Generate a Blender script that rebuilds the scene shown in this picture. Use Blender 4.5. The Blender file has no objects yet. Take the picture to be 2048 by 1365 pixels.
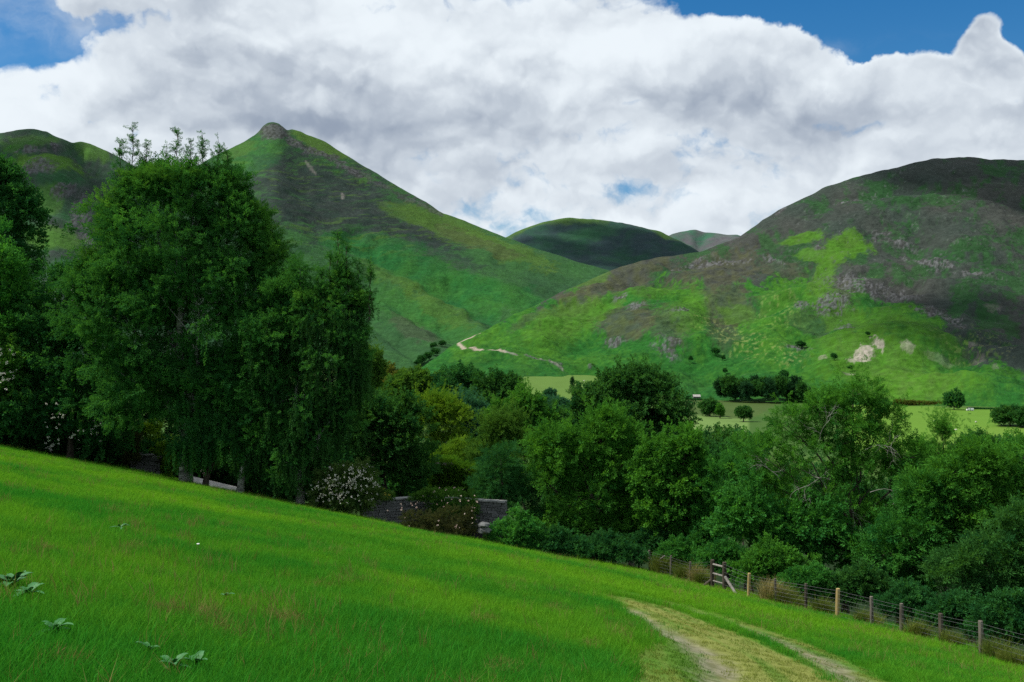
import bpy, math, random
import numpy as np
from mathutils import Vector

random.seed(7)
RNG = np.random.default_rng(11)
scene = bpy.context.scene
COL = scene.collection

# ------------------------------------------------------------------ camera
F = 35.0 / 36.0 * 2048.0            # focal length in pixels of the 2048 x 1365 photograph
CX, CY = 1024.0, 682.5
cam = bpy.data.cameras.new('camera')
cam.lens = 35.0
cam.sensor_width = 36.0
cam.clip_start = 0.1
cam.clip_end = 40000.0
cam_o = bpy.data.objects.new('camera', cam)
cam_o.location = (0, 0, 0)
cam_o.rotation_euler = (math.radians(90), 0, 0)
COL.objects.link(cam_o)
scene.camera = cam_o

# ------------------------------------------------------------------ sun, exposure
SUN = Vector((-0.60, -0.02, 0.84)).normalized()       # towards the sun: high, on the left
SUN_EL = math.asin(SUN.z)
SUN_AZ = math.atan2(SUN.x, SUN.y)
sun = bpy.data.lights.new('sun', 'SUN')
sun.energy = 4.0
sun.angle = math.radians(0.9)
sun.color = (1.0, 0.95, 0.86)
sun_o = bpy.data.objects.new('sun', sun)
sun_o.rotation_euler = (-SUN).to_track_quat('-Z', 'Y').to_euler()
sun_o.location = SUN * 3000
COL.objects.link(sun_o)
scene.view_settings.view_transform = 'Standard'
scene.view_settings.look = 'None'
scene.view_settings.exposure = 0.42
scene.view_settings.gamma = 1.0
scene.view_settings.use_curve_mapping = False
scene.render.engine = 'CYCLES'
cy = scene.cycles
cy.max_bounces = 5
cy.diffuse_bounces = 3
cy.glossy_bounces = 2
cy.transmission_bounces = 3
cy.transparent_max_bounces = 4
cy.use_denoising = False
cy.sample_clamp_indirect = 4.0


# ------------------------------------------------------------------ node helper
class NB:
    """small helper to write node maths"""
    def __init__(self, tree):
        self.t = tree
        self.n = tree.nodes
        self.l = tree.links

    def node(self, typ, **kw):
        nd = self.n.new(typ)
        for k, v in kw.items():
            setattr(nd, k, v)
        return nd

    def put(self, sock, v):
        if isinstance(v, bpy.types.NodeSocket):
            self.l.new(v, sock)
        elif v is not None:
            sock.default_value = v

    def m(self, op, a, b=None, c=None, clamp=False):
        nd = self.node('ShaderNodeMath', operation=op, use_clamp=clamp)
        self.put(nd.inputs[0], a)
        if b is not None:
            self.put(nd.inputs[1], b)
        if c is not None:
            self.put(nd.inputs[2], c)
        return nd.outputs[0]

    def add(self, a, b): return self.m('ADD', a, b)
    def sub(self, a, b): return self.m('SUBTRACT', a, b)
    def mul(self, a, b): return self.m('MULTIPLY', a, b)

    def vm(self, op, a, b=None):
        nd = self.node('ShaderNodeVectorMath', operation=op)
        self.put(nd.inputs[0], a)
        if b is not None:
            if op == 'SCALE':
                self.put(nd.inputs[3], b)
            else:
                self.put(nd.inputs[1], b)
        return nd.outputs[0]

    def noise(self, vec, scale, detail=4.0, rough=0.55, dist=0.0, lac=2.0):
        nd = self.node('ShaderNodeTexNoise')
        nd.noise_dimensions = '3D'
        self.put(nd.inputs['Vector'], vec)
        nd.inputs['Scale'].default_value = scale
        nd.inputs['Detail'].default_value = detail
        nd.inputs['Roughness'].default_value = rough
        nd.inputs['Lacunarity'].default_value = lac
        nd.inputs['Distortion'].default_value = dist
        return nd.outputs['Fac']

    def smooth(self, v, a, b, lo=0.0, hi=1.0):
        nd = self.node('ShaderNodeMapRange', interpolation_type='SMOOTHSTEP')
        self.put(nd.inputs['Value'], v)
        nd.inputs['From Min'].default_value = a
        nd.inputs['From Max'].default_value = b
        nd.inputs['To Min'].default_value = lo
        nd.inputs['To Max'].default_value = hi
        return nd.outputs[0]

    def mixc(self, f, a, b, blend='MIX'):
        nd = self.node('ShaderNodeMix', data_type='RGBA', blend_type=blend)
        self.put(nd.inputs[0], f)
        for s, v in ((nd.inputs[6], a), (nd.inputs[7], b)):
            if isinstance(v, (tuple, list)) and len(v) == 3:
                v = (*v, 1.0)
            self.put(s, v)
        return nd.outputs[2]


# ------------------------------------------------------------------ sky
def ae(px, py):
    """azimuth and elevation of a pixel of the photograph"""
    u, v = (px - CX) / F, (CY - py) / F
    az = math.atan(u)
    return az, math.atan(v * math.cos(az))


world = bpy.data.worlds.new('World')
scene.world = world
world.use_nodes = True
world.cycles.sampling_method = 'NONE'
wt = world.node_tree
wt.nodes.clear()
W = NB(wt)
tc = W.node('ShaderNodeTexCoord')
D0 = tc.outputs['Generated']
D = W.vm('NORMALIZE', D0)
sx = W.node('ShaderNodeSeparateXYZ')
wt.links.new(D, sx.inputs[0])
AZ = W.m('ARCTAN2', sx.outputs[0], sx.outputs[1])
EL = W.m('ARCSINE', sx.outputs[2])


def gauss(px, py, rx, ry, amp, az=None, el=None):
    a, e = ae(px, py)
    q = W.mul(W.sub(az or AZ, a), F / rx)
    r = W.mul(W.sub(el or EL, e), F / ry)
    s = W.add(W.mul(q, q), W.mul(r, r))
    return W.mul(W.m('POWER', 2.71828, W.mul(s, -1.0)), amp)


def gsum(lst):
    tot = None
    for g in lst:
        o = gauss(*g)
        tot = o if tot is None else W.add(tot, o)
    return tot


# the cloud deck: large billows, puffs on their edges
def warp_noise(vec, scale, detail, rough):
    nd = W.node('ShaderNodeTexNoise')
    W.put(nd.inputs['Vector'], vec)
    nd.inputs['Scale'].default_value = scale
    nd.inputs['Detail'].default_value = detail
    nd.inputs['Roughness'].default_value = rough
    return nd.outputs['Color']


def puffs(vec, scale, detail=3.0, smooth=.6):
    nd = W.node('ShaderNodeTexVoronoi', feature='SMOOTH_F1', voronoi_dimensions='3D')
    W.put(nd.inputs['Vector'], vec)
    nd.inputs['Scale'].default_value = scale
    nd.inputs['Detail'].default_value = detail
    nd.inputs['Roughness'].default_value = .55
    nd.inputs['Smoothness'].default_value = smooth
    return W.sub(.5, nd.outputs['Distance'])


Dw = W.vm('MULTIPLY', D, (1.0, 1.0, 1.45))
wc = W.vm('SUBTRACT', warp_noise(D, 9.0, 6, .58), (.5, .5, .5))
wsx = W.node('ShaderNodeSeparateXYZ')
wt.links.new(wc, wsx.inputs[0])
AZ2 = W.add(AZ, W.mul(wsx.outputs[0], .035))
EL2 = W.add(EL, W.mul(wsx.outputs[2], .030))
AZ = W.add(AZ, W.mul(wsx.outputs[0], .10))
EL = W.add(EL, W.mul(wsx.outputs[2], .065))
Dq = W.vm('ADD', Dw, W.vm('SCALE', wc, .10))
n_big = W.noise(Dw, 4.0, 4, 0.5)
n_med = W.noise(W.vm('ADD', Dq, (3.1, 7.7, 1.3)), 8.0, 8, 0.55)
n_sh = W.noise(W.vm('ADD', Dq, (5.1, 2.7, 6.3)), 6.5, 3.5, 0.48)
n_up = W.noise(W.vm('ADD', Dq, (5.1 - 0.014, 2.7, 6.3 + 0.040)), 6.5, 3.5, 0.48)
n_fine = W.noise(W.vm('ADD', Dq, (8.0, 2.0, 5.0)), 30.0, 7, 0.62)
pf = puffs(Dq, 13.0)
pf_up = puffs(W.vm('ADD', Dq, (-.006, 0, .02)), 13.0, 2.0)
HOLES = [(1760, -20, 330, 95, -1.22), (1640, 20, 190, 75, -0.35), (1560, -40, 150, 60, -0.5), (1830, 70, 110, 55, -0.5), (1925, 182, 34, 15, -0.60), (2010, 205, 22, 10, -.4),
         (2030, 60, 48, 70, -0.65), (1750, -130, 400, 90, -0.6), (1780, 120, 60, 20, -.25),
         (40, 80, 140, 42, -0.76), (15, 15, 75, 60, -0.44), (230, 50, 100, 26, -0.34), (310, 24, 60, 20, -0.25),
         (1052, 116, 36, 22, -0.50), (1262, 398, 60, 30, -0.09), (1300, 368, 46, 20, -0.14), (1255, 210, 30, 14, -0.34)]
SOLID = [(1880, 78, 46, 34, -.45), (2032, 84, 36, 50, -.5), (1290, 405, 130, 55, .13), (1700, 158, 44, 16, .4), (1700, 160, 64, 24, 0.7), (1250, 120, 330, 90, 0.45), (1500, 80, 130, 55, 0.55),
         (1590, 110, 70, 50, 0.45), (500, 140, 420, 110, 0.4), (1860, 180, 65, 55, 0.5), (150, 20, 60, 30, 0.22), (2020, 240, 140, 50, 0.5)]
cov = W.add(gsum(HOLES + SOLID), 0.73)
cov = W.add(cov, W.mul(W.sub(n_big, 0.5), 0.45))
cov = W.add(cov, W.mul(W.sub(n_med, 0.5), 0.62))
pf2 = puffs(Dq, 30.0, 2.0, .5)
cov = W.add(cov, W.mul(W.sub(n_fine, 0.5), 0.36))
cov = W.add(cov, W.mul(pf2, 0.20))
cov = W.add(cov, W.mul(pf, 0.22))
tower = None
for g_ in ((1964, 62, 33, 28, 1.0), (1948, 96, 30, 26, .8), (2000, 112, 36, 24, .75), (1932, 124, 40, 24, .75), (1975, 150, 60, 32, .9), (1935, 150, 34, 18, .5), (2020, 170, 40, 40, .7), (1690, 156, 34, 12, .7), (1730, 150, 30, 10, .5)):
    o_ = gauss(*g_, AZ2, EL2)
    tower = o_ if tower is None else W.add(tower, o_)
tower = W.add(W.add(tower, W.mul(W.sub(n_fine, .5), .35)), W.mul(pf2, .28))
cov = W.m('MAXIMUM', cov, tower)
veil = W.mul(gsum([(150, 45, 190, 55, 1.0), (1760, 105, 150, 10, .22)]), W.smooth(n_med, .36, .62, 0, .62))
alpha = W.m('MAXIMUM', W.smooth(cov, 0.24, 0.50), veil)
thick = W.smooth(cov, 0.35, 1.25)
# relief: brighter where the cloud thins out above
rel = W.add(W.sub(n_sh, n_up), W.mul(W.sub(pf, pf_up), .45))
GREY = [(650, 170, 130, 55, -0.20), (420, 225, 330, 36, -0.13), (620, 262, 400, 36, -0.15), (1430, 205, 210, 42, -0.20), (1680, 215, 130, 45, -0.20),
        (900, 330, 150, 60, -0.13), (1420, 320, 260, 55, -0.11), (1500, 260, 200, 30, -0.06), (760, 300, 120, 60, -0.10), (190, 60, 150, 50, -0.16), (1370, 20, 60, 50, -0.10),
        (1960, 150, 90, 60, -0.12)]
WHITE = [(200, 170, 170, 70, 0.12), (760, 60, 220, 70, 0.16), (1230, 80, 190, 75, 0.18), (1490, 62, 120, 36, 0.20), (1700, 158, 60, 24, 0.25),
         (880, 260, 60, 50, 0.04), (1270, 270, 110, 60, 0.10), (1850, 170, 70, 60, 0.15), (1960, 60, 50, 40, 0.05), (600, 210, 90, 20, 0.08),
         (1260, 447, 50, 14, 0.15), (1370, 430, 60, 30, 0.06), (30, 200, 110, 60, 0.12), (1900, 260, 150, 20, 0.08), (1150, 400, 110, 40, 0.06)]
br = W.add(gsum(GREY + WHITE), 0.775)
br = W.add(br, W.mul(rel, .52))
br = W.add(br, W.mul(W.sub(n_fine, 0.5), 0.10))
br = W.add(br, W.mul(W.smooth(cov, .75, .3), .10))
br = W.add(br, W.mul(W.sub(n_big, 0.5), -0.14))
br = W.add(br, W.mul(pf, 0.16))
br = W.add(br, W.mul(pf2, 0.07))
br = W.sub(br, W.mul(thick, 0.04))
ccol = W.mixc(W.smooth(br, 0.18, 0.92), (0.30, 0.36, 0.46), (0.86, 0.93, 0.985))
cloud_bg = W.node('ShaderNodeBackground')
wt.links.new(ccol, cloud_bg.inputs[0])
cloud_bg.inputs[1].default_value = 0.74
sky = W.node('ShaderNodeTexSky')
sky.sky_type = 'NISHITA'
sky.sun_disc = False
sky.sun_elevation = SUN_EL
sky.sun_rotation = SUN_AZ
sky.altitude = 150
sky.air_density = 1.0
sky.dust_density = 0.3
sky.ozone_density = 3.0
hsv = W.node('ShaderNodeHueSaturation')
hsv.inputs['Saturation'].default_value = 1.42
wt.links.new(sky.outputs[0], hsv.inputs['Color'])
sky_bg = W.node('ShaderNodeBackground')
wt.links.new(hsv.outputs[0], sky_bg.inputs[0])
sky_bg.inputs[1].default_value = 0.080
mx = W.node('ShaderNodeMixShader')
wt.links.new(alpha, mx.inputs[0])
wt.links.new(sky_bg.outputs[0], mx.inputs[1])
wt.links.new(cloud_bg.outputs[0], mx.inputs[2])
wo = W.node('ShaderNodeOutputWorld')
wt.links.new(mx.outputs[0], wo.inputs[0])


# ------------------------------------------------------------------ numpy noise
_perm = np.random.default_rng(5).permutation(256)
_perm = np.concatenate([_perm, _perm, _perm])
_val = np.random.default_rng(6).uniform(-1, 1, 256)


def vnoise(x, y, z=0.0):
    x, y, z = np.broadcast_arrays(np.asarray(x, float), np.asarray(y, float), np.asarray(z, float))
    xi, yi, zi = np.floor(x).astype(int), np.floor(y).astype(int), np.floor(z).astype(int)
    fx, fy, fz = x - xi, y - yi, z - zi
    fx, fy, fz = [f * f * f * (f * (f * 6 - 15) + 10) for f in (fx, fy, fz)]
    xi &= 255; yi &= 255; zi &= 255

    def h(a, b, c):
        return _val[_perm[_perm[_perm[(a & 255)] + (b & 255)] + (c & 255)]]
    x1, y1, z1 = xi + 1, yi + 1, zi + 1
    a = h(xi, yi, zi) * (1 - fx) + h(x1, yi, zi) * fx
    b = h(xi, y1, zi) * (1 - fx) + h(x1, y1, zi) * fx
    c = h(xi, yi, z1) * (1 - fx) + h(x1, yi, z1) * fx
    d = h(xi, y1, z1) * (1 - fx) + h(x1, y1, z1) * fx
    return (a * (1 - fy) + b * fy) * (1 - fz) + (c * (1 - fy) + d * fy) * fz


def fbm(x, y, z=0.0, oct=4, gain=0.5):
    s, a, tot = 0.0, 1.0, 0.0
    for i in range(oct):
        f = 2.03 ** i
        s = s + a * vnoise(np.asarray(x) * f + 17.3 * i, np.asarray(y) * f - 9.1 * i, np.asarray(z) * f + 5.7 * i)
        tot += a
        a *= gain
    return s / tot


def sstep(a, b, x):
    t = np.clip((np.asarray(x, float) - a) / (b - a), 0, 1)
    return t * t * (3 - 2 * t)


def lerp(a, b, t):
    return a + (b - a) * t


# ------------------------------------------------------------------ objects
def mesh_obj(name, verts, faces, mat=None, parent=None, smooth=False):
    me = bpy.data.meshes.new(name)
    if isinstance(faces, np.ndarray):
        n, k = faces.shape
        me.vertices.add(len(verts))
        me.vertices.foreach_set('co', np.asarray(verts, np.float32).ravel())
        me.loops.add(n * k)
        me.loops.foreach_set('vertex_index', faces.astype(np.int32).ravel())
        me.polygons.add(n)
        me.polygons.foreach_set('loop_start', np.arange(0, n * k, k, dtype=np.int32))
        me.update(calc_edges=True)
    else:
        me.from_pydata([tuple(map(float, v)) for v in verts], [], faces)
        me.update()
    if smooth and len(me.polygons):
        me.polygons.foreach_set('use_smooth', np.ones(len(me.polygons), bool))
    o = bpy.data.objects.new(name, me)
    if mat:
        me.materials.append(mat)
    COL.objects.link(o)
    if parent is not None:
        o.parent = parent
    return o


def color_attr(o, cols, name='col'):
    at = o.data.color_attributes.new(name, 'FLOAT_COLOR', 'POINT')
    c = np.ones((len(cols), 4), np.float32)
    c[:, :3] = cols
    at.data.foreach_set('color', c.ravel())


def tag(o, label, cat, group=None, kind=None):
    o['label'] = label
    o['category'] = cat
    if group:
        o['group'] = group
    if kind:
        o['kind'] = kind
    return o


def empty(name, loc):
    o = bpy.data.objects.new(name, None)
    o.empty_display_size = 0.2
    o.location = loc
    COL.objects.link(o)
    return o


class MB:
    """collects tubes, boxes and lumps into one mesh"""
    def __init__(self):
        self.v, self.f = [], []

    def tube(self, pts, radii, sides=6, cap=True):
        pts = [Vector(p) for p in pts]
        b0 = len(self.v)
        n = len(pts)
        ref = None
        for i, p in enumerate(pts):
            d = (pts[min(i + 1, n - 1)] - pts[max(i - 1, 0)])
            d = d.normalized() if d.length > 1e-9 else Vector((0, 0, 1))
            if ref is None:
                ref = Vector((1, 0, 0)) if abs(d.x) < 0.8 else Vector((0, 1, 0))
            s = d.cross(ref).normalized()
            t = d.cross(s)
            ref = t.cross(d) * -1 if t.cross(d).length > 1e-6 else ref
            ref = s.cross(d)
            for k in range(sides):
                a = 2 * math.pi * k / sides
                self.v.append(p + (s * math.cos(a) + t * math.sin(a)) * radii[i])
        for i in range(n - 1):
            for k in range(sides):
                a, b = b0 + i * sides + k, b0 + i * sides + (k + 1) % sides
                self.f.append((a, b, b + sides, a + sides))
        if cap:
            self.f.append(tuple(b0 + k for k in range(sides))[::-1])
            self.f.append(tuple(b0 + (n - 1) * sides + k for k in range(sides)))

    def box(self, c, s, rot=0.0, jit=0.0, taper=1.0):
        b0 = len(self.v)
        cr, sr = math.cos(rot), math.sin(rot)
        for dz in (-1, 1):
            for dx, dy in ((-1, -1), (1, -1), (1, 1), (-1, 1)):
                k = taper if dz > 0 else 1
                x, y = dx * s[0] / 2 * k, dy * s[1] / 2 * k
                self.v.append(Vector((c[0] + x * cr - y * sr + random.uniform(-jit, jit), c[1] + x * sr + y * cr + random.uniform(-jit, jit),
                                      c[2] + dz * s[2] / 2 + random.uniform(-jit, jit))))
        self.f += [tuple(b0 + i for i in q) for q in ((3, 2, 1, 0), (4, 5, 6, 7), (0, 1, 5, 4), (1, 2, 6, 5), (2, 3, 7, 6), (3, 0, 4, 7))]

    def lump(self, c, r, seg=7, rings=5, jit=0.15):
        b0 = len(self.v)
        c = Vector(c)
        for i in range(rings + 1):
            th = math.pi * i / rings
            for k in range(seg):
                ph = 2 * math.pi * k / seg
                j = 1 + random.uniform(-jit, jit)
                self.v.append(c + Vector((r[0] * math.sin(th) * math.cos(ph) * j, r[1] * math.sin(th) * math.sin(ph) * j, r[2] * math.cos(th) * j)))
        for i in range(rings):
            for k in range(seg):
                a, b = b0 + i * seg + k, b0 + i * seg + (k + 1) % seg
                self.f.append((a, a + seg, b + seg, b))

    def build(self, name, mat, parent=None, smooth=False):
        o = mesh_obj(name, self.v, self.f, mat, None, smooth)
        if parent is not None:
            o.parent = parent
            # the vertices are in world space: keep them there
            o.matrix_parent_inverse = parent.matrix_basis.inverted()
        return o


# ------------------------------------------------------------------ materials
def new_mat(name):
    m = bpy.data.materials.new(name)
    m.use_nodes = True
    m.node_tree.nodes.clear()
    return m, NB(m.node_tree)


def out_surface(b, sh):
    o = b.node('ShaderNodeOutputMaterial')
    b.l.new(sh, o.inputs['Surface'])


def land_mat(name, bump_scale, bump_dist, cvar=0.35, cscale=1.0, rough=0.95):
    """land surface: colour from the painted cover attribute, fine grain and relief from noise"""
    m, b = new_mat(name)
    at = b.node('ShaderNodeAttribute', attribute_name='col')
    geo = b.node('ShaderNodeNewGeometry')
    pos = geo.outputs['Position']
    n1 = b.noise(pos, cscale, 5, 0.65)
    n2 = b.noise(pos, cscale * 0.17, 4, 0.6)
    f = b.add(b.mul(b.sub(n1, 0.5), 2 * cvar), b.mul(b.sub(n2, 0.5), cvar))
    col = b.vm('SCALE', at.outputs['Color'], b.add(f, 1.0))
    bs = b.node('ShaderNodeBsdfPrincipled')
    b.l.new(col, bs.inputs['Base Color'])
    bs.inputs['Roughness'].default_value = rough
    bs.inputs['Specular IOR Level'].default_value = 0.05
    bp = b.node('ShaderNodeBump')
    bp.inputs['Strength'].default_value = 0.9
    bp.inputs['Distance'].default_value = bump_dist
    b.l.new(b.noise(pos, bump_scale, 5, 0.65), bp.inputs['Height'])
    b.l.new(bp.outputs[0], bs.inputs['Normal'])
    out_surface(b, bs.outputs[0])
    return m


def simple_mat(name, c1, c2, scale=6.0, rough=0.85, stretch=(1, 1, 1), bump=0.3, dist=0.02):
    m, b = new_mat(name)
    tcn = b.node('ShaderNodeTexCoord')
    v = b.vm('MULTIPLY', tcn.outputs['Object'], stretch)
    n = b.noise(v, scale, 6, 0.65)
    bs = b.node('ShaderNodeBsdfPrincipled')
    b.l.new(b.mixc(b.smooth(n, 0.3, 0.7), c1, c2), bs.inputs['Base Color'])
    bs.inputs['Roughness'].default_value = rough
    bs.inputs['Specular IOR Level'].default_value = 0.2
    bp = b.node('ShaderNodeBump')
    bp.inputs['Strength'].default_value = bump
    bp.inputs['Distance'].default_value = dist
    b.l.new(n, bp.inputs['Height'])
    b.l.new(bp.outputs[0], bs.inputs['Normal'])
    out_surface(b, bs.outputs[0])
    return m


def leaf_mat(name, dark, light, trans=0.42, gloss=0.0, tr_tint=(1.25, 1.15, 0.5)):
    """leaves: diffuse with light coming through; the colour of each spray from its own tint"""
    m, b = new_mat(name)
    at = b.node('ShaderNodeAttribute', attribute_name='tint')
    at.attribute_type = 'INSTANCER'
    oi = b.node('ShaderNodeObjectInfo')
    f = b.add(b.mul(at.outputs['Fac'], 0.8), b.mul(oi.outputs['Random'], 0.2))
    c = b.mixc(f, dark, light)
    df = b.node('ShaderNodeBsdfDiffuse')
    b.l.new(c, df.inputs[0])
    tr = b.node('ShaderNodeBsdfTranslucent')
    b.l.new(b.vm('MULTIPLY', c, tr_tint), tr.inputs[0])
    mx1 = b.node('ShaderNodeMixShader')
    mx1.inputs[0].default_value = trans
    b.l.new(df.outputs[0], mx1.inputs[1])
    b.l.new(tr.outputs[0], mx1.inputs[2])
    sh = mx1.outputs[0]
    if gloss > 0:
        gl = b.node('ShaderNodeBsdfGlossy')
        gl.inputs['Roughness'].default_value = 0.45
        gl.inputs[0].default_value = (0.8, 0.9, 0.8, 1)
        fr = b.node('ShaderNodeFresnel')
        fr.inputs[0].default_value = 1.35
        mx2 = b.node('ShaderNodeMixShader')
        b.l.new(b.mul(fr.outputs[0], gloss), mx2.inputs[0])
        b.l.new(sh, mx2.inputs[1])
        b.l.new(gl.outputs[0], mx2.inputs[2])
        sh = mx2.outputs[0]
    out_surface(b, sh)
    return m


M_ground = land_mat('meadow_soil_and_turf', 6.0, 0.05, 0.25, 2.5)
M_hill = land_mat('fell_cover', 0.20, 3.2, 0.60, 0.11)
M_far = land_mat('far_fell_cover', 0.05, 6.0, 0.25, 0.02)
M_bark = simple_mat('dark_bark', (0.030, 0.024, 0.018), (0.085, 0.072, 0.058), 5, 0.95, (1, 1, 0.3), 0.8, 0.04)
M_birchbark = simple_mat('birch_bark', (0.05, 0.05, 0.05), (0.36, 0.36, 0.35), 2.2, 0.8, (1, 1, 2.5), 0.5, 0.03)
M_greybark = simple_mat('pale_grey_bark', (0.12, 0.11, 0.10), (0.30, 0.29, 0.27), 5, 0.9, (1, 1, 0.4), 0.4, 0.02)
M_oldwood = simple_mat('weathered_post', (0.055, 0.047, 0.038), (0.15, 0.135, 0.115), 9, 0.9, (1, 1, 0.12), 0.5, 0.01)
M_greywood = simple_mat('silvered_timber', (0.12, 0.112, 0.10), (0.24, 0.225, 0.21), 9, 0.9, (1, 1, 0.12), 0.4, 0.01)
M_newwood = simple_mat('new_pine_post', (0.22, 0.16, 0.065), (0.36, 0.27, 0.12), 9, 0.85, (1, 1, 0.12), 0.4, 0.01)
M_wire = simple_mat('galvanised_wire', (0.075, 0.085, 0.085), (0.13, 0.14, 0.14), 20, 0.5, (1, 1, 1), 0.0)
M_slate = simple_mat('slate_stone', (0.060, 0.064, 0.066), (0.155, 0.16, 0.158), 3.5, 0.9, (1, 1, 3), 0.6, 0.03)
M_coping = simple_mat('coping_slate', (0.13, 0.135, 0.13), (0.23, 0.235, 0.225), 3.0, 0.9, (1, 1, 1), 0.4, 0.02)
M_core = simple_mat('wall_core', (0.02, 0.02, 0.02), (0.04, 0.04, 0.038), 4)


# ------------------------------------------------------------------ the lie of the land
EDGE = np.array([(-140, 92), (-70, 76), (-33, 66.5), (-18.6, 59.5), (-8.7, 55.5), (1, 53.0), (5.5, 57.5), (9.2, 58.5), (11.2, 53.5), (13.9, 48.0), (16.2, 44.5), (17.2, 41.5),
                 (18.2, 38.5), (18.9, 34.5), (24, 24), (32, 8), (48, -30), (70, -90)], float)


def edge_dist(x, y):
    """signed distance to the meadow's far edge; positive beyond it"""
    x, y = np.asarray(x, float), np.asarray(y, float)
    best = np.full(x.shape, 1e9)
    sgn = np.ones(x.shape)
    for (ax, ay), (bx, by) in zip(EDGE[:-1], EDGE[1:]):
        dx, dy = bx - ax, by - ay
        t = np.clip(((x - ax) * dx + (y - ay) * dy) / (dx * dx + dy * dy), 0, 1)
        d = np.hypot(x - (ax + t * dx), y - (ay + t * dy))
        cr = dx * (y - ay) - dy * (x - ax)
        s = np.where(cr > 0, 1.0, -1.0)
        m = d < best - 1e-9
        best = np.where(m, d, best)
        sgn = np.where(m, s, sgn)
    return best * sgn


def ground_z(x, y):
    x, y = np.asarray(x, float), np.asarray(y, float)
    r = np.hypot(x, y)
    d = edge_dist(x, y)
    xs = np.clip(x, -160, 400)
    p = -1.6 - 0.19 * xs - 0.177 * y
    nf = sstep(1, 9, np.abs(d)) if np.ndim(d) else 1.0
    p = p + nf * 0.10 * fbm(x / 5.0, y / 5.0, 0.3, 3) + nf * 0.20 * sstep(12, 30, r) * fbm(x / 14.0, y / 14.0, 4.1, 2)
    p = p - 0.20 * np.where(d > 0, d - 2.0 * (1 - np.exp(-np.clip(d, 0, 200) / 2.0)), 0.0) * sstep(-60, -10, x + 0.5 * y)
    v = -60.0 + 3.0 * fbm(x / 160.0, y / 160.0, 1.7, 3) + 0.0 * x
    v = v + 18.0 * sstep(700, 1150, y) * sstep(190, 90, x)
    k = 6.0
    mx_ = np.maximum(p, v)
    h = mx_ + k * np.log(np.exp(np.clip((p - mx_) / k, -50, 0)) + np.exp(np.clip((v - mx_) / k, -50, 0))) - k * 0.02
    return np.clip(h, -66, 25)


def gz(x, y):
    return float(ground_z(np.array([x]), np.array([y]))[0])


def at(px, py, Y):
    return Vector(((px - CX) / F * Y, Y, (CY - py) / F * Y))


def hit(px, py, y0=4.0, y1=2500.0):
    """where the ray through a pixel meets the ground"""
    u, v = (px - CX) / F, (CY - py) / F
    ys = np.exp(np.linspace(math.log(y0), math.log(y1), 2600))
    dz = v * ys - ground_z(u * ys, ys)
    i = np.where(dz < 0)[0]
    if len(i) == 0:
        return at(px, py, 60.0)
    i = i[0]
    a = max(i - 1, 0)
    t = dz[a] / (dz[a] - dz[i] + 1e-9) if i > a else 0
    Y = ys[a] + (ys[i] - ys[a]) * t
    return Vector((u * Y, Y, v * Y))


def poly_dist(px, py, pts):
    best = np.full(px.shape, 1e9)
    for (ax, ay), (bx, by) in zip(pts[:-1], pts[1:]):
        dx, dy = bx - ax, by - ay
        t = np.clip(((px - ax) * dx + (py - ay) * dy) / (dx * dx + dy * dy + 1e-9), 0, 1)
        best = np.minimum(best, np.hypot(px - (ax + t * dx), py - (ay + t * dy)))
    return best


def inside(px, py, poly):
    c = np.zeros(px.shape, bool)
    n = len(poly)
    for i in range(n):
        (x1, y1), (x2, y2) = poly[i], poly[(i + 1) % n]
        cond = (y1 > py) != (y2 > py)
        c ^= cond & (px < (x2 - x1) * (py - y1) / ((y2 - y1) + 1e-12) + x1)
    return c


RUT_A = [tuple(hit(*p).xy) for p in ((1258, 1216), (1300, 1243), (1345, 1264), (1388, 1288), (1420, 1315), (1436, 1342), (1440, 1364))]
RUT_B = [tuple(hit(*p).xy) for p in ((1245, 1187), (1285, 1195), (1340, 1207), (1385, 1220), (1450, 1241), (1530, 1267), (1590, 1292), (1650, 1322), (1690, 1345), (1716, 1364))]
for r_, q in ((RUT_A, (2.5, 6.0)), (RUT_B, (5.3, 8.0))):
    r_.append(((r_[-1][0] + q[0]) / 2, (r_[-1][1] + q[1]) / 2))
    r_.append(q)
MID = [tuple(hit(*p).xy) for p in ((1270, 1204), (1330, 1228), (1400, 1256), (1470, 1290), (1530, 1325), (1570, 1364))] + [(3.9, 7.0)]


def track_masks(x, y):
    da, db, dm = (poly_dist(x, y, q) for q in (RUT_A, RUT_B, MID))
    nz = fbm(x / 0.5, y / 0.5, 2.0, 3)
    rut = np.maximum(.85 * sstep(0.60, 0.10, da + 0.22 * nz), 0.80 * sstep(0.58, 0.10, db + 0.24 * nz))
    ml = .25 + .95 * sstep(23, 13, y)
    area = np.maximum(np.maximum(sstep(.3, -.3, da + 0.35 * nz - ml - .2), sstep(1.15, 0.55, db + .35 * nz)), sstep(1.5, .8, dm + 0.3 * nz))
    return rut, area, dm


# ------------------------------------------------------------------ ground sheet
# field polygons on the valley floor, in pixels of the photograph
FIELDS = [([(1000, 745), (1215, 748), (1215, 775), (1190, 800), (1020, 806)], (0.080, 0.145, 0.030)),
          ([(1370, 826), (1500, 840), (1500, 870), (1380, 862)], (0.105, 0.175, 0.048)),
          ([(1370, 800), (1560, 805), (1500, 840), (1370, 826)], (0.050, 0.085, 0.022)),
          ([(1700, 806), (1990, 820), (2000, 852), (1850, 910), (1700, 900)], (0.088, 0.180, 0.022)),
          ([(1990, 853), (2200, 862), (2200, 960), (1850, 950), (1880, 870)], (0.100, 0.185, 0.026))]


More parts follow.
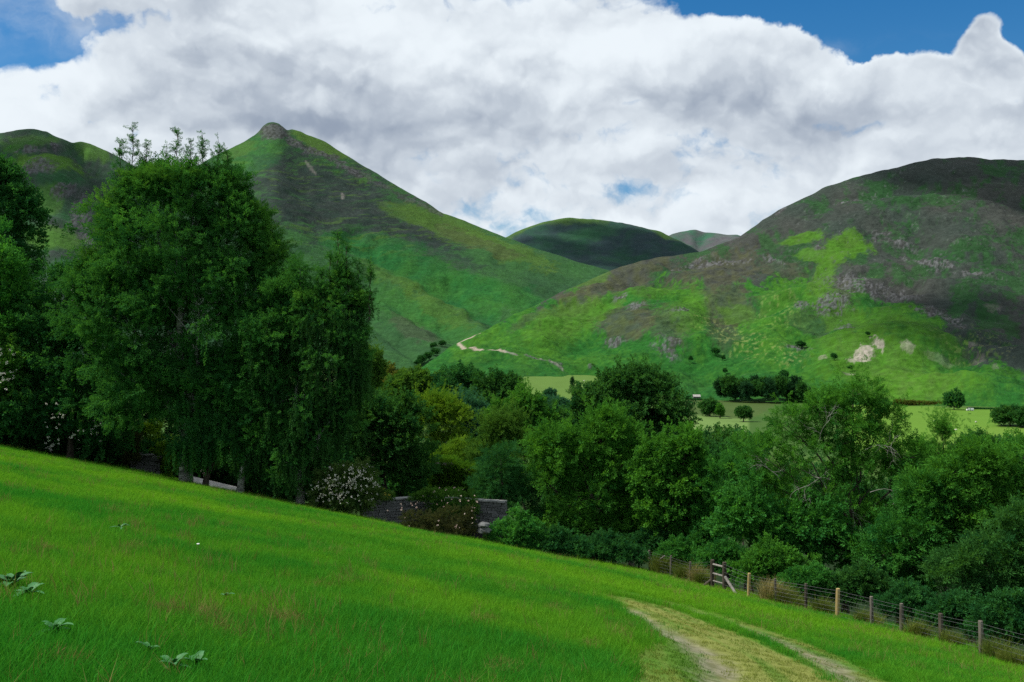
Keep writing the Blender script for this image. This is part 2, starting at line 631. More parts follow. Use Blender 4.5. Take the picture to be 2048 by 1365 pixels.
def build_ground():
    th = np.concatenate([np.linspace(-180, -42, 36, endpoint=False), np.linspace(-42, 42, 430, endpoint=False), np.linspace(42, 180, 36, endpoint=False)])
    th = np.radians(th)
    r = np.concatenate([[0.0], np.linspace(0.6, 4.5, 10, endpoint=False), np.exp(np.linspace(math.log(4.5), math.log(80), 360, endpoint=False)),
                        np.exp(np.linspace(math.log(80), math.log(1700), 130, endpoint=False)), np.exp(np.linspace(math.log(1700), math.log(15000), 16))])
    T, R = np.meshgrid(th, r)
    X, Y = R * np.sin(T), R * np.cos(T)
    Z = ground_z(X, Y)
    rut, area, dm = track_masks(X, Y)
    Z = Z - 0.07 * rut - 0.03 * area
    Z = np.where(R > 1700, Z - 0.0 * R, Z)
    n_r, n_t = X.shape
    idx = np.arange(n_r * n_t).reshape(n_r, n_t)
    a = idx[:-1, :]
    b = np.roll(idx, -1, axis=1)[:-1, :]
    faces = np.stack([a, idx[1:, :], np.roll(idx, -1, axis=1)[1:, :], b], -1).reshape(-1, 4)[:, ::-1]
    x, y = X.ravel(), Y.ravel()
    n1 = fbm(x / 3.0, y / 3.0, 0.0, 4)
    n2 = fbm(x / 0.9, y / 0.9, 3.0, 3)
    base = np.array((0.018, 0.120, 0.010))
    yel = np.array((0.075, 0.16, 0.010))
    c = lerp(base, yel, np.clip(0.5 + 0.9 * n1, 0, 1)[:, None])
    c = c * (1 + 0.25 * n2)[:, None]
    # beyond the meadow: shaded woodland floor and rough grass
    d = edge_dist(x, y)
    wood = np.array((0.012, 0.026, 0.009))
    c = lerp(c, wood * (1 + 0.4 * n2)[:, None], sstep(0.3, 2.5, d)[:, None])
    far = sstep(250, 420, y)[:, None]
    vf = lerp(np.array((0.035, 0.085, 0.018)), np.array((0.055, 0.105, 0.022)), np.clip(0.5 + fbm(x / 60, y / 60, 2, 3), 0, 1)[:, None])
    c = lerp(c, vf, far)
    yy = np.maximum(y, 1.0)
    px, py = CX + F * x / yy, CY - F * Z.ravel() / yy
    fr = (y > 300)
    for poly, colr in FIELDS:
        ins = inside(px, py, poly) & fr
        st = 1 + 0.10 * fbm(x / 12, y / 30, 1, 3)
        c = np.where(ins[:, None], np.array(colr) * st[:, None], c)
    # the track: cropped olive grass, ruts of stony soil
    rut, area, dm = rut.ravel(), area.ravel(), dm.ravel()
    tr = lerp(np.array((0.068, 0.150, 0.018)), np.array((0.180, 0.195, 0.052)), np.clip(0.5 + 1.3 * fbm(dm * 3.2, y * .12, 7, 3) + .5 * fbm(x / 0.25, y / 1.6, 7, 3), 0, 1)[:, None])
    c = lerp(c, tr, (0.92 * area)[:, None])
    soil = lerp(np.array((0.10, 0.10, 0.055)), np.array((0.21, 0.195, 0.14)), np.clip(0.5 + 1.3 * fbm(x / 0.16, y / 0.16, 9, 3), 0, 1)[:, None])
    c = lerp(c, soil, (rut * np.clip(0.85 + 0.6 * n2, 0, 1))[:, None])
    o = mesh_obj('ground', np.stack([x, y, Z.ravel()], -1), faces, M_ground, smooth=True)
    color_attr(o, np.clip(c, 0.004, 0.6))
    o['kind'] = 'structure'
    return o


build_ground()


# ------------------------------------------------------------------ fells
def ridge_interp(pts, xs, k=5):
    p = np.array(pts, float)
    out = [np.interp(xs, p[:, 0], p[:, i]) for i in range(1, p.shape[1])]
    if k > 1:
        ker = np.hanning(k + 2)[1:-1]
        ker /= ker.sum()
        out = [np.convolve(np.pad(o, k // 2, mode='edge'), ker, 'valid')[:len(o)] for o in out]
    return out


def build_hill(name, ridge, foot, nu, nt, paint, rough_amp, rough_scale, mat, conv=1.35, back=(700, 200), gullies=(), smooth_k=7, nb=24, sil=1.0):
    xs = np.linspace(ridge[0][0], ridge[-1][0], nu)
    ry, rY = ridge_interp(ridge, xs, smooth_k)
    fy, fY = ridge_interp(foot, xs, smooth_k)
    ry = ry + sil * (fbm(xs / 22.0, 3.3, 1.0, 4) * 2.2)
    t = np.linspace(0, 1, nt)[:, None]
    PX = np.repeat(xs[None, :], nt, 0)
    # small bumps of the skyline belong to the crest only, they do not run down the slope
    kk = (nu // 11) | 1
    ker = np.hanning(kk + 2)[1:-1]
    ker /= ker.sum()

    def soft(a):
        pad = np.concatenate([2 * a[0] - a[1:kk // 2 + 1][::-1], a, 2 * a[-1] - a[-kk // 2:-1][::-1]])
        return np.convolve(pad, ker, 'valid')[:len(a)]
    rys, rYs = soft(ry), soft(rY)
    crest = t ** 9
    PY = fy + (rys - fy) * (1 - (1 - t) ** conv) + (ry - rys) * crest
    YY = fY + (rYs - fY) * t + (rY - rYs) * crest
    X = (PX - CX) / F * YY
    Z = (CY - PY) / F * YY
    tt = np.repeat(t, nu, 1)
    # relief
    amp = rough_amp * (0.12 + 0.88 * sstep(1.0, 0.82, tt)) * sstep(0.0, 0.05, tt)
    Z = Z + amp * fbm(X / rough_scale, YY / rough_scale, 2.0, 5, 0.52)
    for pts, w, dep in gullies:
        dd = poly_dist(PX, PY, pts) + .55 * w * fbm(PX / 30, PY / 22, 9.0, 4)
        Z = Z - .6 * dep * np.exp(-(dd / w) ** 2) * sstep(1.0, 0.93, tt)
    cols, rock = paint(PX, PY, X, YY, Z, tt)
    Z = Z + rock * (0.6 + 3.2 * np.abs(fbm(X / 8, YY / 8, Z / 10, 3))) * sstep(1.0, 0.97, tt)
    # a skirt that sinks into the ground
    X = np.concatenate([X[:1] * (YY[:1] - 4) / YY[:1], X]); Z = np.concatenate([Z[:1] - 30, Z]); YY = np.concatenate([YY[:1] - 4, YY])
    cols = np.concatenate([cols[:1], cols])
    # the far side
    bt = np.linspace(0, 1, nb + 1)[1:, None]
    YB = rY[None, :] + back[0] * bt
    XB = np.repeat(X[-1:, :], nb, 0) * (YB / rY[None, :])
    ZB = Z[-1:, :] - back[1] * bt ** 1.6
    X = np.concatenate([X, XB]); Y = np.concatenate([YY, YB]); Z = np.concatenate([Z, ZB])
    cb = np.repeat(cols[-1:], nb, 0)
    cols = np.concatenate([cols, cb])
    n, m = X.shape
    idx = np.arange(n * m).reshape(n, m)
    faces = np.stack([idx[:-1, :-1], idx[:-1, 1:], idx[1:, 1:], idx[1:, :-1]], -1).reshape(-1, 4)
    o = mesh_obj(name, np.stack([X.ravel(), Y.ravel(), Z.ravel()], -1), faces, mat, smooth=True)
    color_attr(o, np.clip(cols.reshape(-1, 3), 0.004, 0.7))
    o['kind'] = 'structure'
    return o


A = np.array
BRACKEN = A((0.015, 0.084, 0.013))
BRACKEN_L = A((0.046, 0.130, 0.011))
TURF = A((0.058, 0.124, 0.020))
TURF_D = A((0.021, 0.078, 0.027))
HEATHER = A((0.030, 0.043, 0.035))
HEATHER_P = A((0.043, 0.047, 0.042))
BROWN = A((0.055, 0.062, 0.030))
ROCK = A((0.100, 0.104, 0.108))
ROCK_D = A((0.045, 0.045, 0.044))
SCREE = A((0.30, 0.28, 0.25))


def ell(px, py, cx, cy, rx, ry, wob, rot=0.0, soft=0.24):
    c, s = math.cos(math.radians(rot)), math.sin(math.radians(rot))
    dx, dy = px - cx, py - cy
    q = np.hypot((dx * c + dy * s) / rx, (-dx * s + dy * c) / ry) + wob
    return sstep(1 + soft, 1 - soft, q)


def over(col, target, m):
    return col + (target - col) * m[..., None]


def paint_right(px, py, X, Y, Z, t):
    n1 = fbm(px / 55, py / 34, 1.0, 5, 0.6)
    n2 = fbm(px / 14, py / 8, 2.0, 4, 0.6)
    n3 = fbm(px / 5, py / 2.6, 3.0, 3, 0.6)
    n4 = fbm(px / 120, py / 70, 6.0, 3)
    col = lerp(HEATHER, HEATHER_P, np.clip(0.5 + 1.2 * n4, 0, 1)[..., None])
    col = over(col, BRACKEN * .8, sstep(0.0, 0.42, n1 + 0.5 * n2 + .2 * n3) * 0.62)
    # bracken below a ragged line
    xs = [800, 900, 1000, 1100, 1250, 1390, 1520, 1620, 1720, 1800, 1860, 1920, 2048, 2300]
    ys = [700, 660, 640, 600, 575, 585, 575, 560, 575, 610, 650, 705, 745, 760]
    line = np.interp(px, xs, ys)
    gm = sstep(-11, 11, (py - line) + 44 * n1 + 34 * n2 + 16 * n3)
    col = over(col, lerp(BRACKEN, BRACKEN_L, np.clip(0.16 + 0.9 * n1 + 0.35 * n3, 0, 1)[..., None]), gm)
    # brown heath along the spur and between bracken tongues
    wob = 0.5 * n1 + 0.42 * n2 + .28 * n3
    st = fbm(px / 34, py / 2.6, 16.0, 3, .6)
    for cx, cy, rx, ry, rot, s in ((1240, 555, 130, 26, -22, .8), (1420, 545, 110, 34, -12, .85), (1450, 600, 60, 50, 30, .75), (1250, 640, 70, 26, 10, .8),
                                   (1660, 575, 60, 34, 35, .7), (1330, 655, 60, 30, 20, .6), (1180, 590, 70, 16, -28, .8), (1560, 530, 70, 22, 0, .6), (1450, 660, 40, 30, 30, .5),
                                   (1080, 640, 70, 10, -26, .45), (1620, 640, 50, 22, 10, .35)):
        col = over(col, lerp(BROWN, HEATHER_P, np.clip(.45 + n2, 0, 1)[..., None]), ell(px, py, cx, cy, rx, ry, wob, rot) * s)
    # bright tongues
    for cx, cy, rx, ry, rot, s in ((1600, 478, 48, 10, -8, .9), (1690, 498, 50, 24, -8, .95), (1640, 508, 60, 13, 10, .8), (1640, 560, 26, 60, 25, .9), (1700, 640, 110, 26, 30, .75),
                                   (1830, 775, 130, 34, 2, .95), (1760, 730, 130, 50, 8, .8), (1130, 640, 110, 28, -26, .7), (1300, 580, 60, 20, 0, .55), (1380, 630, 36, 46, 15, .6),
                                   (1820, 660, 110, 24, 22, .6), (1180, 560, 40, 12, -25, .5), (1480, 625, 50, 16, 10, .5), (1560, 600, 40, 16, 0, .5), (1680, 690, 60, 20, 10, .6)):
        col = over(col, lerp(BRACKEN_L, TURF, np.clip(.25 + n2, 0, 1)[..., None]), ell(px, py, cx, cy, rx, ry, wob, rot) * s)
    # straw-coloured dead bracken specks
    sp = sstep(0.26, 0.50, n3 + 0.4 * n2) * np.maximum(ell(px, py, 1500, 680, 130, 34, wob, 20), 0.6 * ell(px, py, 1950, 690, 90, 40, wob))
    sp = np.maximum(sp, sstep(0.3, .5, n3 + .3 * n2) * 0.7 * ell(px, py, 1560, 625, 50, 60, wob, 30))
    col = over(col, A((0.19, 0.21, 0.075)), sp * 0.45)
    # crags
    rock = np.zeros(px.shape)
    for cx, cy, rx, ry, rot in ((1660, 612, 42, 18, -8), (1680, 654, 34, 15, -5), (1592, 690, 26, 8, 0), (1860, 628, 34, 14, 10), (1910, 646, 24, 10, 20), (1330, 692, 34, 15, 15),
                                (1232, 668, 26, 8, 5), (1270, 616, 24, 8, 0), (1700, 565, 60, 22, 20), (1800, 580, 50, 14, 10), (1545, 514, 28, 6, 5), (1440, 525, 60, 8, -5),
                                (1790, 480, 50, 7, 5), (1600, 615, 22, 10, 0), (1180, 725, 5, 3, 0), (1085, 722, 40, 5, 10), (1640, 495, 14, 4, 0), (1860, 520, 60, 10, 15), (1950, 545, 50, 8, 10),
                                (1240, 592, 22, 5, 0), (1360, 640, 20, 6, 0), (1380, 530, 40, 5, -20), (1560, 425, 16, 4, -35), (1690, 400, 30, 5, -15), (1720, 395, 24, 3, 0), (1765, 465, 20, 4, 0), (1480, 470, 22, 5, -40)):
        e = ell(px, py, cx, cy, rx * .95, ry * .9, 0.9 * n2 + 0.75 * n3, rot, 0.3)
        rock = np.maximum(rock, e * sstep(-0.2, 0.22, n3 + 0.12))
    rock = np.maximum(rock, 0.5 * sstep(0.42, 0.50, n2 * .6 + n3 * .6) * sstep(640, 540, py) * sstep(1500, 1650, px))
    rc = lerp(ROCK_D, ROCK, sstep(-0.3, 0.35, fbm(px / 3.2, py / 2.2, 8, 2))[..., None])
    col = over(col, rc, np.clip(rock, 0, 1) * 0.9)
    # scree scars
    for cx, cy, rx, ry, rot, s in ((1727, 712, 26, 11, -22, 1), (1757, 699, 14, 6, 20, 1), (1815, 706, 13, 6, 8, .55), (1645, 716, 8, 5, 30, .5), (1487, 743, 6, 5, 0, .5), (1960, 715, 12, 8, 0, .3),
                                   (1880, 715, 26, 6, 5, .2), (1990, 735, 8, 6, 0, .25), (1700, 742, 14, 3, 0, .4), (1945, 690, 9, 5, 0, .35), (1985, 617, 14, 7, 0, .22)):
        col = over(col, SCREE * A((1.0, .96, .92)), ell(px, py, cx, cy, rx, ry, 0.6 * n2 + 0.7 * n3, rot, 0.2) * s * (.8 + .5 * n3))
    # the path round the spur's foot
    pth = poly_dist(px, py, [(960, 672), (938, 676), (920, 682), (916, 688), (926, 695), (945, 702), (968, 709), (1010, 714)])
    col = over(col, SCREE * A((.95, .86, .78)), sstep(4.0, 1.4, pth + 1.5 * n3) * 0.95)
    pth2 = poly_dist(px, py, [(1010, 714), (1060, 717), (1100, 724), (1125, 731)])
    col = over(col, SCREE * .7, sstep(3.0, 0.6, pth2 + 1.6 * n3) * 0.7)
    # the lowest belt, darker green
    col = over(col, BRACKEN * A((.8, .8, 1.2)), sstep(715, 765, py + 20 * n1) * sstep(1650, 1450, px) * 0.6)
    return col * (1 + 0.20 * n3 + .20 * st * gm)[..., None], np.clip(rock, 0, 1)


def paint_peak(px, py, X, Y, Z, t):
    n1 = fbm(px / 60, py / 30, 11.0, 5, 0.6)
    n2 = fbm(px / 16, py / 6, 12.0, 4, 0.6)
    n3 = fbm(px / 5, py / 2.4, 13.0, 3, 0.6)
    st = fbm(px / 60, py / 5.0, 14.0, 4, 0.6)             # sheep-trod stripes along the contour
    wob = .5 * n1 + .4 * n2 + .22 * n3
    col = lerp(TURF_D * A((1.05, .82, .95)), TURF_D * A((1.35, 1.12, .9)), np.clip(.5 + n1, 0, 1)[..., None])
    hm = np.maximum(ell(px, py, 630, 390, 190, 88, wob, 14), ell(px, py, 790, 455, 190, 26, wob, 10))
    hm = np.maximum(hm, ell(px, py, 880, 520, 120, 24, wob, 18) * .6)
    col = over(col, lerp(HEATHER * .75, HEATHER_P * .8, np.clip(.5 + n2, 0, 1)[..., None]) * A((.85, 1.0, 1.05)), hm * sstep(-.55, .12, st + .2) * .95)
    for cx, cy, rx, ry, rot, s in ((500, 310, 70, 40, -20, .5), (880, 560, 190, 40, 20, .9), (760, 490, 90, 30, 10, .6), (1000, 590, 150, 30, 18, .8), (800, 610, 90, 40, 30, .6), (900, 640, 100, 26, 30, .6), (690, 480, 50, 24, 10, .7)):
        col = over(col, lerp(BRACKEN, BRACKEN_L, np.clip(.2 + .7 * n1, 0, 1)[..., None]) * A((.85, 1.0, 1.45)), ell(px, py, cx, cy, rx, ry, wob, rot) * s)
    for cx, cy, rx, ry, rot, s in ((640, 285, 70, 22, 28, .9), (900, 455, 110, 26, 22, .75), (1010, 500, 110, 22, 20, .75), (820, 430, 60, 20, 20, .6), (800, 560, 80, 20, 25, .5), (880, 610, 90, 22, 28, .55), (480, 300, 40, 12, -20, .5)):
        col = over(col, TURF * A((.92, .9, .9)), ell(px, py, cx, cy, rx, ry, wob + .3 * st, rot) * s)
    col = over(col, BROWN * .9, ell(px, py, 960, 490, 90, 14, wob, 22) * .5)
    col = over(col, lerp(HEATHER_P, BROWN, .5) * A((1, 1.1, 1)), ell(px, py, 830, 650, 60, 22, wob, 25) * .6)
    # brighter trods in the heather
    col = over(col, TURF * .95, sstep(.3, .48, st) * sstep(540, 470, py) * .45)
    rock = ell(px, py, 548, 265, 33, 17, .4 * n3 + .2 * n2, 0, .3)
    rd = poly_dist(px, py, [(530, 262), (575, 275), (610, 296), (650, 310), (690, 332), (718, 350)])
    rock = np.maximum(rock, sstep(11, 5, rd + 9 * n2 + 5 * n3) * sstep(-.5, .1, n3 + .25))
    rd = poly_dist(px, py, [(720, 345), (800, 390), (880, 425)])
    rock = np.maximum(rock, sstep(7, 3, rd + 9 * n2 + 5 * n3) * .6)
    rc = lerp(ROCK_D * .8, ROCK * .75, sstep(-.4, .4, fbm(px / 3, py / 2.2, 8, 2))[..., None])
    col = over(col, rc, rock * .9)
    col = over(col, SCREE * .6, sstep(3.5, 1.5, poly_dist(px, py, [(612, 322), (632, 345)]) + 3 * n3) * .5)
    col = over(col, SCREE * .6, ell(px, py, 685, 390, 4, 7, .5 * n3) * .6)
    return col * (1 + .2 * n3)[..., None], np.clip(rock, 0, 1) * .8


def paint_west(px, py, X, Y, Z, t):
    n1 = fbm(px / 50, py / 30, 21.0, 5, 0.6)
    n2 = fbm(px / 15, py / 9, 22.0, 4, 0.6)
    n3 = fbm(px / 5, py / 3, 23.0, 3, 0.6)
    wob = .5 * n1 + .4 * n2
    col = lerp(TURF_D * .9, HEATHER, np.clip(.45 + 1.2 * n1, 0, 1)[..., None])
    for cx, cy, rx, ry, rot, s in ((100, 330, 80, 18, 5, .95), (60, 285, 60, 18, 0, .5), (190, 300, 40, 14, 30, .7), (120, 470, 70, 26, 10, .7), (90, 390, 40, 20, 0, .5)):
        col = over(col, lerp(BRACKEN_L, TURF, .5), ell(px, py, cx, cy, rx, ry, wob, rot) * s)
    rock = np.zeros(px.shape)
    for cx, cy, rx, ry in ((70, 343, 44, 14), (160, 430, 22, 46), (130, 380, 26, 12), (190, 470, 20, 20), (60, 305, 30, 6), (110, 300, 8, 10)):
        rock = np.maximum(rock, ell(px, py, cx, cy, rx, ry, .7 * n2 + .5 * n3) * sstep(-.4, .1, n3 + .15))
    rc = lerp(ROCK_D, ROCK * .9, sstep(-.4, .4, fbm(px / 3, py / 2.4, 8, 2))[..., None])
    col = over(col, rc, rock * .9)
    return col * (1 + .2 * n3)[..., None], rock


def paint_dome(px, py, X, Y, Z, t):
    n1 = fbm(px / 40, py / 16, 31.0, 5, 0.6)
    n3 = fbm(px / 6, py / 3, 33.0, 3, 0.6)
    col = lerp(HEATHER * A((.75, .95, 1.25)), TURF_D * A((.75, .7, 1.1)), np.clip(.35 + 1.1 * n1, 0, 1)[..., None])  # blue tint in the cover colour stands in for distance haze
    ry = np.interp(px, [1000, 1080, 1140, 1200, 1270, 1400], [478, 445, 434, 440, 452, 508])
    col = over(col, TURF * .85, sstep(14, 2, (py - ry) + 14 * n1 + 14 * sstep(1180, 1240, px)) * .8)  # sunlit rim of the crest, painted as a paler turf band
    col = over(col, TURF_D * 1.2, ell(px, py, 1180, 462, 60, 12, n1, -10) * .45)
    return col * (1 + .2 * n3)[..., None], sstep(.42, .5, n3) * .3


def paint_far(px, py, X, Y, Z, t):
    n1 = fbm(px / 25, py / 10, 41.0, 5, 0.6)
    col = lerp(TURF_D * A((1.6, 1.25, 2.2)), ROCK * A((.75, .72, .75)), np.clip(.5 + 1.3 * n1, 0, 1)[..., None])  # blue lifted in the turf colour in place of haze
    col = over(col, ROCK * .9, ell(px, py, 1440, 492, 30, 18, n1, -30) * .7)
    return col, np.zeros(px.shape)


build_hill('far_fell', [(1290, 500, 5600), (1345, 467, 5800), (1372, 462, 5900), (1392, 460, 5900), (1412, 465, 5900), (1450, 470, 5900), (1475, 469, 5900), (1540, 490, 5800)],
           [(1290, 620, 4300), (1540, 620, 4300)], 120, 90, paint_far, 25, 260, M_far, gullies=(([(1400, 470), (1390, 520)], 14, 40),), smooth_k=5, nb=8)
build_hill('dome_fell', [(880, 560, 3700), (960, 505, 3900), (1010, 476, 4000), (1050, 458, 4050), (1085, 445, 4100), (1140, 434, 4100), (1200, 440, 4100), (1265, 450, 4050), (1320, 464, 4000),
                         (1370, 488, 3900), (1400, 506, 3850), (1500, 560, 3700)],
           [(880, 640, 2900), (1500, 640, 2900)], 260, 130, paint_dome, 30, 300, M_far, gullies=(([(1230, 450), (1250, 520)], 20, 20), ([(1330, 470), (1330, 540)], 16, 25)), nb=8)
build_hill('crag_fell', [(-420, 330, 2300), (-200, 300, 2300), (-60, 275, 2200), (0, 266, 2150), (35, 259, 2100), (65, 257, 2100), (95, 263, 2100), (125, 277, 2100), (142, 286, 2120), (165, 284, 2250), (190, 292, 2300),
                         (220, 306, 2350), (260, 330, 2350), (330, 360, 2350), (420, 400, 2350), (520, 440, 2350)],
           [(-420, 720, 900), (0, 720, 900), (300, 720, 1000), (520, 720, 1100)], 330, 280, paint_west, 26, 150, M_hill,
           gullies=(([(150, 290), (200, 370), (240, 460)], 16, 26), ([(30, 330), (60, 430), (80, 560)], 20, 18)))
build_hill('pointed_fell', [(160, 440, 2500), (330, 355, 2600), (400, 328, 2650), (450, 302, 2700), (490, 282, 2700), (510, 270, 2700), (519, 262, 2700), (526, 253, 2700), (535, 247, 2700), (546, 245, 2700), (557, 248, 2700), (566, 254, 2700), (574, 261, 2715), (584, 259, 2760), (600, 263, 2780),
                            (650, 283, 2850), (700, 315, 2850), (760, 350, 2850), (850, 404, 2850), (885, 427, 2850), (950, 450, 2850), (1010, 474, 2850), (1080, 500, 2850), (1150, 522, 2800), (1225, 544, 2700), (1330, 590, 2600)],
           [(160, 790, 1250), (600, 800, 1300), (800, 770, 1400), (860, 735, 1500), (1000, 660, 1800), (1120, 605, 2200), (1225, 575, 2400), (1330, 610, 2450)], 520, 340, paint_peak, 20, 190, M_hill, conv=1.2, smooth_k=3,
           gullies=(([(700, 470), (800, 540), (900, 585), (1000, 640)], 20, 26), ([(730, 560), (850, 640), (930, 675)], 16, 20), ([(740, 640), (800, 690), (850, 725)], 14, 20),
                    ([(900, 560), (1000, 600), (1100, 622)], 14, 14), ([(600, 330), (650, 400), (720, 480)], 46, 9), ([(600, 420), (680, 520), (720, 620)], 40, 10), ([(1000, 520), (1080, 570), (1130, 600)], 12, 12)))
build_hill('heather_fell', [(780, 765, 1330), (835, 742, 1380), (870, 716, 1420), (900, 695, 1450), (950, 670, 1500), (1000, 648, 1550), (1060, 616, 1610), (1130, 582, 1680), (1200, 550, 1740), (1280, 522, 1800),
                            (1340, 513, 1850), (1395, 507, 1900), (1440, 490, 1930), (1470, 478, 1950), (1500, 460, 1970), (1530, 438, 1990), (1560, 420, 2010), (1600, 400, 2040), (1650, 376, 2080), (1700, 358, 2110), (1750, 345, 2140),
                            (1790, 337, 2160), (1830, 325, 2180), (1870, 318, 2200), (1900, 316, 2200), (1935, 315, 2200), (1970, 318, 2210), (2048, 321, 2220), (2200, 345, 2220), (2420, 420, 2220)],
           [(780, 790, 1180), (900, 772, 1170), (1030, 757, 1165), (1100, 757, 1160), (1190, 759, 1150), (1260, 775, 1090), (1310, 788, 1055), (1400, 797, 1020), (1500, 803, 990), (1600, 806, 970), (1800, 811, 940), (2048, 818, 900), (2420, 836, 840)],
           780, 420, paint_right, 26, 110, M_hill, conv=1.25,
           gullies=(([(1490, 520), (1450, 590), (1440, 680), (1400, 770)], 34, 9), ([(1640, 520), (1650, 620), (1620, 720)], 40, 9), ([(1240, 560), (1200, 640), (1130, 720)], 34, 7), ([(1850, 480), (1900, 600), (1920, 720)], 46, 10)))


# ------------------------------------------------------------------ cumulus overhead, high above the frame: they shade parts of the fells
M_cloud, cb_ = new_mat('cloud_white')
dfc = cb_.node('ShaderNodeBsdfDiffuse'); dfc.inputs[0].default_value = (.9, .9, .9, 1)
trc = cb_.node('ShaderNodeBsdfTranslucent'); trc.inputs[0].default_value = (.9, .9, .9, 1)
mxc = cb_.node('ShaderNodeMixShader'); mxc.inputs[0].default_value = .5
cb_.l.new(dfc.outputs[0], mxc.inputs[1]); cb_.l.new(trc.outputs[0], mxc.inputs[2])
out_surface(cb_, mxc.outputs[0])


def cloud(px, py, Y, rx, ry, alt, label, seed):
    """a cumulus whose shadow falls on the land seen at pixel (px, py), Y metres away"""
    p = at(px, py, Y)
    c = p + SUN * ((alt - p.z) / SUN.z)
    rgc = np.random.default_rng(seed)
    m = MB()
    k = 0
    while k < 150:
        a, r = rgc.uniform(0, 2 * math.pi), math.sqrt(rgc.random()) * 1.1
        edge = 1 + .5 * float(fbm(math.cos(a) * 1.4 + seed, math.sin(a) * 1.4, seed * .7, 3)) * 1.6
        if r > edge:
            continue
        rr = (rx + ry) / 2 * rgc.uniform(.08, .26) * (1.15 - .75 * r / 1.1)
        m.lump(c + Vector((rx * r * math.cos(a), ry * r * math.sin(a), rgc.uniform(0, .7) * rr + (1 - r) * rx * .25)), (rr, rr, rr * .62), 8, 5, .14)
        k += 1
    o = m.build('cloud', M_cloud, smooth=True)
    o['kind'] = 'structure'
    o['label'] = label
    return o


cloud(2070, 410, 2050, 400, 400, 5200, 'broad white cumulus overhead that shades the upper right-hand fell', 3)
cloud(2130, 730, 1250, 230, 200, 5000, 'cumulus overhead that shades the foot of the right-hand fell', 4)
cloud(1240, 500, 3700, 430, 300, 5600, 'cumulus overhead that shades the distant rounded fell', 6)
cloud(150, 420, 1900, 150, 260, 5300, 'cumulus overhead that shades the fell on the left', 8)

# ------------------------------------------------------------------ leaf sprays (shared by all crowns)
def spray_mesh(name, n, leaf_len, leaf_w, spread, droop=0.0, seed=0, twig=True):
    """a twig of unit length along +X with folded leaves"""
    rg = random.Random(seed)
    v, f = [], []
    for i in range(n):
        s = (i + rg.random()) / n
        x = 0.08 + 0.92 * s
        lat = spread * (1 - 0.65 * s) * rg.uniform(0.1, 1.0)
        a = rg.uniform(0, 2 * math.pi)
        p = Vector((x, lat * math.cos(a), lat * math.sin(a) * 0.6 - droop * x * x))
        d = Vector((rg.uniform(0.1, 1.0), math.cos(a) * rg.uniform(.3, 1), math.sin(a) * .5 + rg.uniform(-.5, .3))).normalized()
        nrm = Vector((rg.uniform(-.6, .6), rg.uniform(-.6, .6), 1)).normalized()
        w = d.cross(nrm).normalized()
        nrm = w.cross(d)
        L = leaf_len * rg.uniform(.7, 1.25)
        Wd = leaf_w * rg.uniform(.75, 1.2)
        b = len(v)
        v += [p, p + d * L * .5 + w * Wd * .5 + nrm * Wd * .18, p + d * L, p + d * L * .5 - w * Wd * .5 + nrm * Wd * .18]
        f += [(b, b + 1, b + 2), (b, b + 2, b + 3)]
    if twig:
        b = len(v)
        v += [Vector((0, -.006, 0)), Vector((0, .006, 0)), Vector((1, 0, -droop))]
        f.append((b, b + 1, b + 2))
    me = bpy.data.meshes.new(name)
    me.from_pydata([tuple(q) for q in v], [], f)
    me.update()
    return bpy.data.objects.new(name, me)         # not linked: only a source for crowns


SPRAYS = {
    'broad': [spray_mesh('broad_leaf_spray', 24, .26, .19, .34, .08, s) for s in (1, 2, 3)],
    'fine': [spray_mesh('fine_leaf_spray', 40, .15, .105, .32, .10, s) for s in (4, 5, 6)],
    'ash': [spray_mesh('long_leaf_spray', 30, .30, .085, .34, .22, s) for s in (7, 8, 9)],
    'weep': [spray_mesh('hanging_leaf_spray', 44, .085, .055, .055, 0.0, s) for s in (10, 11, 12)],
    'needle': [spray_mesh('needle_spray', 40, .22, .045, .20, .15, s) for s in (13, 14)],
    'flower': [spray_mesh('blossom_spray', 9, .34, .34, .35, 0, s, False) for s in (15, 16)],
    'grassy': [],
}


def grass_mesh(name, n, rad, hmin, hmax, width, lean, seed):
    rg = random.Random(seed)
    v, f = [], []
    for i in range(n):
        a, r = rg.uniform(0, 2 * math.pi), rad * math.sqrt(rg.random())
        p = Vector((r * math.cos(a), r * math.sin(a), -0.02))
        h = rg.uniform(hmin, hmax)
        la, ln = rg.uniform(0, 2 * math.pi), h * rg.uniform(.1, lean)
        d = Vector((math.cos(la), math.sin(la), 0))
        fa = rg.uniform(0, math.pi)
        w = Vector((math.cos(fa), math.sin(fa), 0)) * width * rg.uniform(.6, 1.2) / 2
        m = p + d * ln * .3 + Vector((0, 0, h * .6))
        t = p + d * ln + Vector((0, 0, h))
        b = len(v)
        v += [p - w, p + w, m + w * .8, m - w * .8, t]
        f += [(b, b + 1, b + 2, b + 3), (b + 3, b + 2, b + 4)]
    me = bpy.data.meshes.new(name)
    me.from_pydata([tuple(q) for q in v], [], f)
    me.update()
    return bpy.data.objects.new(name, me)


